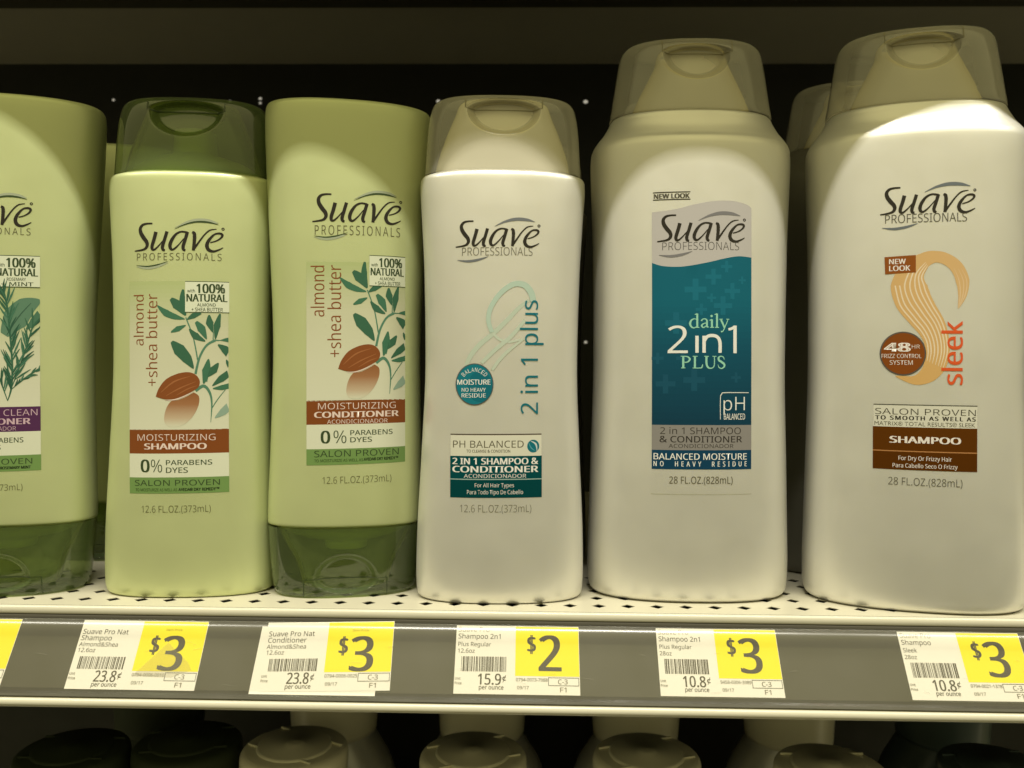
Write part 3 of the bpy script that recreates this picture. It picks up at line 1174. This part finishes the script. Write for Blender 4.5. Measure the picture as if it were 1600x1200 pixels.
a.rect(703.5, 712, 846.5, 747.5, ink(18, 104, 96), 1, 1)
a.rect(703.5, 747.5, 846.5, 749, ink(150, 170, 140), 1)
a.rect(703.5, 749, 846.5, 777, ink(16, 96, 88), 1, 1)
a.text('2 IN 1 SHAMPOO &', 707, 715, 841, 725, W_, 2, .016)
a.text('CONDITIONER', 707, 727.5, 841, 737.5, W_, 2, .016)
a.text('ACONDICIONADOR', 725, 740, 822, 746, W_, 2, -.004)
a.text('For All Hair Types', 742, 754, 803, 762.5, W_, 2, -.004)
a.text('Para Todo Tipo De Cabello', 730, 764.5, 817, 773.5, W_, 2, -.004)
a.text('12.6 FL.OZ.(373mL)', 719, 788, 830, 802, ink(110, 102, 72), 2, -.01)
label_part('product_bands', a, uz, f4, lab)

# ---- daily 2 in 1 (large, teal panel)
loc, rz, uz = place('teal')
b5, f5 = make_large('shampoo_bottle', loc, rz)
tag(b5, 'large white daily two in one bottle with a tall teal label panel and silver top', 'bottle', 'white hair care bottles in the front row')
lab = film('label', 1017, 294, 1177, 773, f5, uz, b5)
zk = (1010, 290, .2083, .2083)


def zz(pts):
    q, _ = spline(pts, [0] * len(pts), 6)
    return [(zk[0] + x * zk[2], zk[1] + y * zk[3]) for x, y in q]


a = Art()
top = zz([(45, 195), (200, 180), (350, 145), (500, 118), (650, 115), (760, 140), (795, 165)])
bot = zz([(45, 577), (110, 600), (200, 610), (300, 606), (450, 580), (600, 545), (700, 530), (795, 537)])
SP = ink(184, 174, 146)
for i in range(len(top) - 1):
    pass
a.poly(top + bot[::-1], SP, 1)
tealc = [(0, ink(10, 92, 94)), (.4, ink(6, 74, 80)), (1, ink(3, 54, 62))]
a.poly(bot + [(1175.5, 470), (1019.4, 470)], tealc[0][1], 1)
a.grad(1019.4, 470, 1175.5, 664, tealc, 1, 20)
for cx, cy, s in ((1086, 453, 17), (1114, 433, 12.5), (1144, 455, 12.5), (1135, 417, 9), (1129, 478, 14.5), (1111, 466, 7), (1095, 484, 9),
                  (1056, 505, 17), (1160, 438, 6), (1040, 600, 15), (1084, 594, 17), (1066, 560, 10), (1028, 560, 9), (1150, 590, 8)):
    c = tuple(v * 1.22 + .004 for v in mix_stops(tealc, min(1.0, max(0.0, (cy - 470) / 194))))
    w = s * .27
    a.rect(cx - s, cy - w, cx + s, cy + w, c, 2)
    a.rect(cx - w, cy - s, cx + w, cy - w, c, 2)
    a.rect(cx - w, cy + w, cx + w, cy + s, c, 2)
MINT = ink(150, 200, 150)


def serif(pts, ws, y_lay):
    a.ribbon(pts, ws, MINT, y_lay)


# 'daily' drawn with an upright pen: thick stems, thin joins, small serifs (x 1076-1138, base 513)
def stem(x, y0, y1, lay, w=3.0, foot=True):
    a.ribbon([(x, y0), (x, y1)], [w, w], MINT, lay)
    if foot:
        a.ribbon([(x - 3.2, y1 - .5), (x + 3.2, y1 - .5)], [1.3, 1.3], MINT, lay + 1)


def flag(x, y, lay):
    a.ribbon([(x - 4, y + 1.0), (x, y)], [1.0, 2.4], MINT, lay + 1)


serif([(1088, 500), (1084, 498.6), (1079.5, 501), (1077.5, 506), (1079.5, 511), (1083.5, 512.8), (1087, 511)], [1.1, 1.4, 2.6, 3.4, 2.6, 1.6, 1.2], 3)
stem(1088.6, 490.5, 512.5, 4)
flag(1088.6, 491, 4)
serif([(1095, 502), (1097, 499.3), (1101, 498.8), (1103.6, 501.5), (1103.8, 510), (1106.5, 511.5)], [2.6, 1.6, 1.6, 2.6, 3, 1.2], 3)
serif([(1103, 505), (1098, 506.4), (1095.5, 509.3), (1098, 512.2), (1103, 509.5)], [1.2, 1.8, 2.8, 1.8, 1.1], 4)
stem(1111.5, 499.5, 512.5, 3)
flag(1111.5, 500, 3)
a.disc(1111, 494.3, 1.9, 1.9, MINT, 3, 14)
stem(1119.4, 490.5, 512.5, 3)
flag(1119.4, 491, 3)
a.ribbon([(1125.5, 499.5), (1131.5, 512.6)], [3.0, 2.6], MINT, 3)
a.ribbon([(1137, 499.5), (1131.5, 512.5), (1128.5, 518), (1125.5, 518.5)], [1.3, 1.5, 1.6, 2.6], MINT, 4)
a.ribbon([(1122.7, 499.2), (1128.4, 499.2)], [1.1, 1.1], MINT, 5)
a.ribbon([(1134, 499.2), (1139, 499.2)], [1.1, 1.1], MINT, 5)
W5 = ink(236, 236, 212)
a.text('2', 1043, 509, 1074, 552, W5, 3, -.004)
a.ribbon([(1088.2, 525), (1088.2, 551.5)], [5.2, 5.2], W5, 3)
a.ribbon([(1099.2, 551.5), (1099.2, 525)], [5.2, 5.2], W5, 3)
a.ribbon([(1099.8, 534), (1104, 526.5), (1112, 524.6), (1120, 527), (1124, 535), (1124.2, 551.5)], [4, 4.8, 5, 5, 5.2, 5.2], W5, 4)
a.ribbon([(1148.2, 509), (1148.2, 552)], [5.4, 5.4], W5, 3)
a.ribbon([(1148, 510.6), (1143, 513.5), (1137.5, 515)], [4.2, 4.2, 3.6], W5, 4)
# 'PLUS' with serifs (x 1062-1132, y 556-576)
stem(1067, 556.5, 575.5, 3, 3.2)
a.ribbon([(1063, 557), (1068, 557), (1074, 557.8), (1077, 561.5), (1074, 565.6), (1068, 566.4)], [1.2, 1.3, 2, 3.2, 2, 1.2], MINT, 4)
stem(1085, 556.5, 575.5, 3, 3.2, False)
a.ribbon([(1081.5, 557), (1089, 557)], [1.2, 1.2], MINT, 4)
a.ribbon([(1081.5, 575.2), (1092, 575.2), (1095.8, 574), (1097, 569.5)], [1.2, 1.4, 2.2, 1.0], MINT, 4)
a.ribbon([(1103, 556.6), (1103, 568), (1105.4, 574), (1110, 575.6), (1114, 573.5), (1115.4, 568), (1115.4, 556.6)], [3.2, 3.2, 2.8, 1.7, 1.5, 1.5, 1.5], MINT, 3)
a.ribbon([(1099.5, 557), (1106.5, 557)], [1.2, 1.2], MINT, 4)
a.ribbon([(1112.4, 557), (1118.6, 557)], [1.2, 1.2], MINT, 4)
a.ribbon([(1131, 562), (1129.5, 558.2), (1125.5, 556.8), (1122, 559), (1122.6, 563), (1127, 566), (1131, 569.5), (1130.5, 573.5), (1126.5, 575.8), (1122.5, 574),
          (1121, 570)], [.8, 1.4, 1.6, 2.6, 3.2, 3.4, 3.2, 2.4, 1.7, 1.4, .8], MINT, 3)
a.ribbon([(1125, 655), (1125, 622), (1127, 616), (1132, 613.5), (1171, 613.5)], [.9, 1.1, 1.2, 1.2, 1.0], W5, 3)
a.text('pH', 1130, 620, 1164.5, 648, W5, 3, -.008)
a.text('BALANCED', 1130.5, 646, 1165, 655.5, W5, 4)
label_part('teal_panel', a, uz, f5, lab)
a = Art()
logo(a, 1018, 322, .0986, .0960, DARK, ink(122, 116, 100), None, 3, 2.0, foil=0)
a.text('PROFESSIONALS', 1035, 378.5, 1155, 391, ink(98, 92, 76), 3, -.008)
label_part('brand_lettering', a, uz, f5, lab)
a = Art()
a.rect(1021, 299, 1078.5, 300.6, DARK, 1)
a.rect(1021, 310.6, 1078.5, 312.2, DARK, 1)
a.text('NEW LOOK', 1022, 302, 1077.5, 309.5, ink(70, 64, 44), 1, .03)
label_part('new_look_mark', a, uz, f5, lab)
a = Art()
a.rect(1019.4, 664, 1175.5, 703, ink(136, 128, 106), 1)
G5 = ink(52, 46, 34)
a.text('2 in 1 SHAMPOO', 1032, 667.5, 1158, 678, G5, 2, -.006)
a.text('& CONDITIONER', 1031, 681, 1160, 691, G5, 2)
a.text('ACONDICIONADOR', 1045, 693.5, 1146, 699.5, G5, 2, -.006)
a.rect(1019.4, 703, 1175.5, 733, ink(4, 58, 72), 1)
a.text('BALANCED MOISTURE', 1022, 708, 1168, 718, W5, 2)
a.text('NO  HEAVY  RESIDUE', 1022, 720.5, 1168, 728.5, W5, 2, .01, space=1.7)
a.text('28 FL.OZ.(828mL)', 1046, 744, 1145, 757.5, ink(92, 84, 56), 2, -.004)
a.rect(1018, 771.6, 1176, 772.4, ink(180, 172, 130), 1)
label_part('product_bands', a, uz, f5, lab)

# ---- sleek (large, right edge)
loc, rz, uz = place('sleek')
b6, f6 = make_large('shampoo_bottle', loc, rz)
tag(b6, 'large white bottle with tan hair curl and brown band, cut by the right edge', 'bottle', 'white hair care bottles in the front row')
lab = film('label', 1360, 262, 1532, 776, f6, uz, b6)
a = Art()
logo(a, 1365.5, 277, .107, .0970, DARK, ink(130, 134, 128), None, 1, 1.9, foil=1)
a.text('PROFESSIONALS', 1383, 333.5, 1511, 347.5, ink(96, 90, 68), 1, -.004)
label_part('brand_lettering', a, uz, f6, lab)
a = Art()
zk6 = (1360, 380, .2, .2)
TAN = ink(204, 164, 98)
path = [(682, 515), (716, 410), (718, 300), (676, 200), (600, 135), (510, 110), (420, 135), (330, 220), (300, 330), (330, 440), (400, 550), (470, 650),
        (510, 750), (520, 850), (500, 950), (440, 1030), (340, 1072), (195, 1042)]
wid = [3, 70, 110, 104, 92, 90, 120, 200, 285, 285, 250, 225, 200, 190, 175, 130, 70, 4]
a.ribbon(path, wid, TAN, 1, zk6, col2=ink(206, 160, 84))
for i, (dx, t0) in enumerate(((-.40, 6), (-.28, 6), (-.16, 6), (-.02, 7), (.12, 7), (.26, 8), (.38, 8))):
    pp, ww = [], []
    for j in range(t0, 15):
        ax, ay = path[j - 1]
        bx, by = path[j + 1]
        d = math.hypot(bx - ax, by - ay)
        nx_, ny_ = -(by - ay) / d, (bx - ax) / d
        o = dx * wid[j] * -1
        pp.append((path[j][0] + nx_ * -o, path[j][1] + ny_ * -o))
        ww.append(11 if 6 < j < 14 else 3)
    a.ribbon(pp, ww, ink(224, 200, 148), 2, zk6)
for dx in (-.25, .05, .3):
    pp = [(path[j][0] + dx * wid[j], path[j][1]) for j in range(0, 4)]
    a.ribbon(pp, [2, 8, 6, 1], ink(216, 184, 126), 2, zk6)
label_part('curl_drawing', a, uz, f6, lab)
a = Art()
BR = ink(138, 74, 18)
a.poly_mesh([(1382, 400.5), (1430.5, 398.6), (1430.5, 426), (1383, 427.8)], [[0, 1, 2, 3]], BR, 3)
W6 = ink(238, 216, 180)
a.text('NEW', 1389, 404, 1415, 412, W6, 4, .012)
a.text('LOOK', 1389, 414.5, 1422, 423, W6, 4, .012)
label_part('new_look_mark', a, uz, f6, lab)
a = Art()
a.disc(1410.5, 553, 36, 34.5, ink(118, 110, 92), 4, foil=1)
a.disc(1410.5, 553, 33.8, 32.4, ink(128, 66, 14), 5)
a.text('48', 1381, 536, 1422.5, 550, W6, 6, .03)
a.text('HR', 1424, 539, 1436.5, 545, W6, 6, -.006)
a.text('FRIZZ CONTROL', 1377.5, 553.5, 1439, 560, W6, 6, -.004)
a.text('SYSTEM', 1390, 563.5, 1425.5, 570.5, W6, 6, -.004)
label_part('claim_badge', a, uz, f6, lab)
a = Art()
a.text('sleek', 1470, 502, 1504, 601, ink(214, 86, 34), 4, .004, vert=True)
label_part('upright_lettering', a, uz, f6, lab)
a = Art()
a.rect(1365.5, 632.5, 1527.5, 634.2, ink(80, 76, 52), 1)
a.rect(1365.5, 634.2, 1527.5, 668, ink(208, 200, 158), 1)
a.text('SALON PROVEN', 1368, 639, 1525, 648.5, ink(70, 64, 44), 2, -.006)
a.text('TO SMOOTH AS WELL AS', 1368, 650.5, 1525, 657, ink(50, 44, 30), 2, .024, space=1.2)
a.text('MATRIX\u00ae TOTAL RESULTS\u00ae SLEEK', 1367, 659.5, 1524, 666, ink(86, 80, 56), 2, -.006)
a.rect(1364.5, 668, 1527.5, 705, ink(128, 72, 16), 1, 1)
a.rect(1364.5, 705, 1527.5, 706.6, ink(176, 120, 60), 1)
a.rect(1364.5, 706.6, 1527.5, 735, ink(122, 68, 14), 1, 1)
a.text('SHAMPOO', 1390, 682.5, 1501.5, 693, W6, 2, .022)
a.text('For Dry Or Frizzy Hair', 1404, 713, 1487, 722, W6, 2, -.002)
a.text('Para Cabello Seco O Frizzy', 1395, 724.5, 1496, 733.5, W6, 2, -.002)
a.text('28 FL.OZ.(828mL)', 1388.5, 747, 1504, 761.5, ink(96, 90, 66), 2, -.006)
label_part('product_bands', a, uz, f6, lab)


# ------------------------------------------------------------------ second row: plain copies behind the front bottles
M_DIM = plastic('shaded_rear_bottle_plastic', (0.17, 0.165, 0.135), 0.45, 0.1, 0, 0, 0.05)  # shade of the second row put into the body colour of white bottles


def behind(src, name, loc, rz, label, mat=None):
    r = src.copy()
    r.name = name
    COL.objects.link(r)
    r.location = loc
    r.rotation_euler = (0, 0, R(rz))
    r['label'] = label
    r['group'] = 'bottles standing in the second row'
    for ch in src.children:
        if ch.name.split('.')[0] == 'label':
            continue
        c = copy_tree(ch, r)
        if mat and ch.name.split('.')[0] == 'body':
            c.data = c.data.copy()
            c.data.materials[0] = mat
    return r


behind(b1, 'conditioner_bottle', (-.223, .418, 0), 6, 'green bottle behind, in the gap between rosemary conditioner and dark green cap')
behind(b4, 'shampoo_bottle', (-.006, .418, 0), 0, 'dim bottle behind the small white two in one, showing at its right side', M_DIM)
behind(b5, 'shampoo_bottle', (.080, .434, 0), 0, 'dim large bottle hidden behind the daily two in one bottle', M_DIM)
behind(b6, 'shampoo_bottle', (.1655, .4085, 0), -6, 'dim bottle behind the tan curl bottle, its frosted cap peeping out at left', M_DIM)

# ------------------------------------------------------------------ bottles on the shelf below
LZ = -.369
LOW_BODY = [(0, .040, .024), (.003, .043, .027), (.10, .0430, .0275), (.17, .0435, .0275), (.195, .0425, .0270), (.212, .0380, .0262),
            (.224, .0305, .0250), (.2305, .0262, .0245), (.2325, .0255, .0245)]
LOW_CAP = [(.2320, .0276, .0276), (.245, .0284, .0284), (.2560, .0290, .0290), (.2585, .0287, .0287), (.2603, .0276, .0276), (.2612, .0258, .0258)]
LOW_LID = [(.2600, .0205, .0205), (.2618, .0203, .0203), (.2624, .0190, .0190), (.2620, .0060, .0060), (.2628, .0050, .0050), (.2628, .0010, .0010)]
M_LOWCAP = plastic('dull_frosted_cap_plastic', (0.92, 0.87, 0.66), 0.38, 0.3, 0.1, 0.02, 0.04)
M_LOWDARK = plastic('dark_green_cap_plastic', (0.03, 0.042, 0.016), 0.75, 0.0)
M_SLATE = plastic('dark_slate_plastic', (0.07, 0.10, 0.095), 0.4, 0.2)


def round_shell(name, prof, mat, parent):
    return shell(name, prof, 2.0, mat, parent, 96, cap_lo=True)


def low_bottle(mat_b, mat_c):
    r = empty('round_cap_bottle', (0, 0, 0))
    shell('body', dense(LOW_BODY, 4), 2.2, mat_b, r, 64)
    c = round_shell('cap', dense(LOW_CAP, 4), mat_c, r)
    round_shell('lid', [(z, a, b) for z, a, b in LOW_LID], mat_c, c)
    # raised hinge bars across the lid
    for yy, hw in ((.0125, .0225), (-.0120, .0225)):
        bm = bmesh.new()
        m4 = Matrix.Translation((0, yy, .2617)) @ Matrix.Diagonal((hw * 2, .0009, .0009, 1))
        bmesh.ops.create_cube(bm, size=1.0, matrix=m4)
        me = bpy.data.meshes.new('hinge')
        bm.to_mesh(me)
        bm.free()
        me.materials.append(mat_c)
        link('hinge', me, c)
    return r


low_pale = low_bottle(M_WHITE, M_LOWCAP)
low_green = low_bottle(M_LOWDARK, M_LOWDARK)
low_slate = low_bottle(M_SLATE, M_SLATE)
used = set()
for src, x, y, rz, lb in (
        (low_pale, -.1270, .436, -28, 'leftmost pale round bottle cap in the shade under the shelf edge'),
        (low_pale, -.0285, .432, 22, 'pale round bottle cap below, just left of under the $2 price tag'),
        (low_pale, .0655, .434, 20, 'pale round bottle cap below, between the $2 tag and the third $3 tag'),
        (low_pale, .1610, .424, 2, 'pale round bottle cap below, under the wide empty stretch of price channel'),
        (low_slate, .2500, .428, 8, 'dark slate round bottle cap in the bottom right corner'),
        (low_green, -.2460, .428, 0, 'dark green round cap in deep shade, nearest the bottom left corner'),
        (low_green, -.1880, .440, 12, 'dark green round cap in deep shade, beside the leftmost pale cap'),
        (low_pale, -.1270, .527, -6, 'dim rear bottle shoulders behind the leftmost pale round cap'),
        (low_pale, -.0290, .527, 4, 'dim rear bottle shoulders behind the second pale round cap from left'),
        (low_pale, .0720, .527, 0, 'dim rear bottle shoulders behind the third pale round cap from left'),
        (low_pale, .1720, .527, 0, 'dim rear bottle shoulders behind the rightmost pale round cap'),
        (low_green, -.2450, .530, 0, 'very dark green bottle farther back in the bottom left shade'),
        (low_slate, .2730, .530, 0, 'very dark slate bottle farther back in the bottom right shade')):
    o = src if src.name not in used else copy_tree(src)
    used.add(src.name)
    o.location = (x, y, LZ)
    o.rotation_euler = (0, 0, R(rz))
    tag(o, lb, 'bottle', 'round capped bottles on the shelf below')

# ------------------------------------------------------------------ price tickets in the channel
def text_width(s):
    xs = [v[0] for v in glyphs(s, 0.0, 0.0, 1.0)[0]]
    return max(xs) - min(xs)


SIZE1 = 67.0 / text_width('Shampoo 2n1')
SIZE2 = 52.0 / text_width('Plus Regular')
TK = 0.0257 / 106.0      # metres per ticket unit


def ticket(name, x0, rot, lines, unit, price, code, mon, label, top=.0, w=195, low=False, lift=0.00012, blank=False, k=1.0):
    """ticket lying on the sloping channel face under the clear cover; art units: 195 wide, 106 high"""
    r = empty(name, (x0, TOPY + ty * .0004, TOPZ + tz * .0004))
    tag(r, label, 'price tag', 'price tickets along the shelf edge')
    cr, sr = math.cos(R(rot)), math.sin(R(rot))

    def to_xy(x, y):
        u, v = x * TK * k, (y + top) * TK * (1 + (k - 1) * .45)
        return (u * cr + v * sr, -(-u * sr + v * cr))

    K = (0.085, 0.075, 0.055)
    K2 = (0.22, 0.20, 0.15)
    PW = (0.80, 0.77, 0.68)
    YE = (0.85, 0.74, 0.03)
    a = Art()
    a.rect(0, 0, w, 106, PW, 0)
    if not blank:
        a.rect(w * .485, 1, w - .6, 78, YE, 1)
    parts = [('paper', a)]
    a = Art()
    if not blank:
        sh = 9 if low else 0
        ys = [(1.5 + sh, 11 + sh), (13.5 + sh, 23.5 + sh), (27 + sh, 36 + sh), (38.5 + sh, 46.5 + sh)]
        bases = (22, 32, 41.5, 50.5) if low else (10, 21, 33, 43.5)
        for i, (s, yb_) in enumerate(zip(lines, bases)):
            a.natural(s, 3, yb_, SIZE1 if i < 2 else SIZE2, K if (i or low) else (.42, .40, .32), 2)  # first line printed paler: glare along the cover put into its ink
        rr = random.Random(hash(code) % 1000 if False else sum(map(ord, code)))
        x = 10.0
        by0, by1 = (57, 76) if low else (49, 72)
        while x < 81:
            bw = rr.choice((.7, .7, 1.1, 1.6, 2.2))
            a.rect(x, by0, x + bw, by1, K, 2)
            x += bw + rr.choice((.7, .8, 1.2, 1.8))
        uy = 3 if low else 0
        a.text(unit, 37 + uy, 75 + uy, 73, 92 + uy, K, 2, .006)
        a.text('\u00a2', 75, 77 + uy, 80.5, 88 + uy, K, 2)
        a.text('per ounce', 39, 94 + uy, 77, 101 + uy, K, 2)
        a.text('Unit', 1.5, 81, 10, 85, K2, 2)
        a.text('Price', 1.5, 88, 12, 92, K2, 2)
        a.text('Item Price', w * .485 + 37, 3.5 if not low else 12, w * .485 + 62, 6.8 if not low else 15.5, (.45, .36, .03), 2)
        a.text('$', 113, 14 + sh, 127, 44 + sh, K, 2, .02)
        a.text(price, 131, 14 + sh, 167, 70 + sh * .8, K, 2, .012)
        a.text(code, 96, 81, 145, 86, K2, 2)
        a.text(mon, 98, 93, 116, 98, K2, 2)
        for q in ((146, 79.6, 193.5, 80.4), (146, 91.4, 193.5, 92.2), (146, 80.4, 146.8, 91.4), (192.7, 80.4, 193.5, 91.4)):
            a.rect(*q, K, 2)
        a.text('C-3', 161, 82.2, 176, 89.6, K2, 2)
        a.text('F1', 164, 94.5, 174, 101.5, K2, 2)
        parts.append(('printing', a))
    pap = None
    for nm, ar in parts:
        o = build_art(nm, ar, to_xy, lambda u, z: 0.0, [M_PAPER], r if pap is None else pap, cut_u=0, lift=0.0, step=0.00004)
        me = o.data
        for v in me.vertices:
            u, d, z = v.co
            off = lift - d
            v.co = (u, -z * ty + ny * off, -z * tz + nz * off)
        if pap is None:
            pap = o
    return r


# x of the tickets' left edges, measured along the channel
t0 = ticket('price_tag', -.2550, 0, ['Suave Pro Nat', 'Conditioner', 'Rosemary', '12.6oz'], '23.8', '3', '0794-0006-0301', '09/17',
            'yellow price tag under the rosemary conditioner, only its right end in view', low=True, k=1.07)
t1 = ticket('price_tag', -.1790, 0, ['Suave Pro Nat', 'Shampoo', 'Almond&Shea', '12.6oz'], '23.8', '3', '0794-0006-0010', '09/17',
            'yellow and white $3 price tag under almond shampoo, grey tape over the 3', low=True, k=1.075)
tp = ticket('price_tag', -.1062, -1.5, [], '', '', '', '', 'blank white tag mostly hidden behind the tilted conditioner price tag', top=6, w=188, blank=True, lift=.00004, k=1.07)
t2 = ticket('price_tag', -.1040, 1.4, ['Suave Pro Nat', 'Conditioner', 'Almond&Shea', '12.6oz'], '23.8', '3', '0794-0006-0025', '09/17',
            'tilted yellow and white $3 price tag under the almond conditioner', low=True, k=1.075)
t3 = ticket('price_tag', -.0280, 0, ['Suave Pro', 'Shampoo 2n1', 'Plus Regular', '12.6oz'], '15.9', '2', '0794-0073-7988', '09/17',
            'yellow and white $2 price tag under the small white two in one bottle', k=1.03)
t4 = ticket('price_tag', .0514, 0, ['Suave Pro', 'Shampoo 2n1', 'Plus Regular', '28oz'], '10.8', '3', '9458-0306-3989', '09/17',
            'yellow and white $3 price tag under the large teal label bottle')
t5 = ticket('price_tag', .1466, 0, ['Suave Pro', 'Shampoo', 'Sleek', '28oz'], '10.8', '3', '0794-0021-1378', '09/17',
            'yellow and white $3 price tag under the sleek bottle, cut by the right edge')
# strip of old tape over the 3
tv = [(-.1790 + x * TK, TOPY + ty * (.0004 + y * TK) + ny * .00032, TOPZ + tz * (.0004 + y * TK) + nz * .00032)
      for x, y in ((104, 88), (150, 35), (190, 66), (198, 78), (168, 90))]
M_TAPE = clear_plastic('old_clear_tape', (0.97, 0.96, 0.93), (0.62, 0.60, 0.48), 0.13, 0.3, 0.6)
tp_o = mesh_obj('tape_scrap', [(x + .1790, y - t1.location.y, z - t1.location.z) for x, y, z in tv], [[0, 1, 2, 3, 4]], M_TAPE, t1, False)
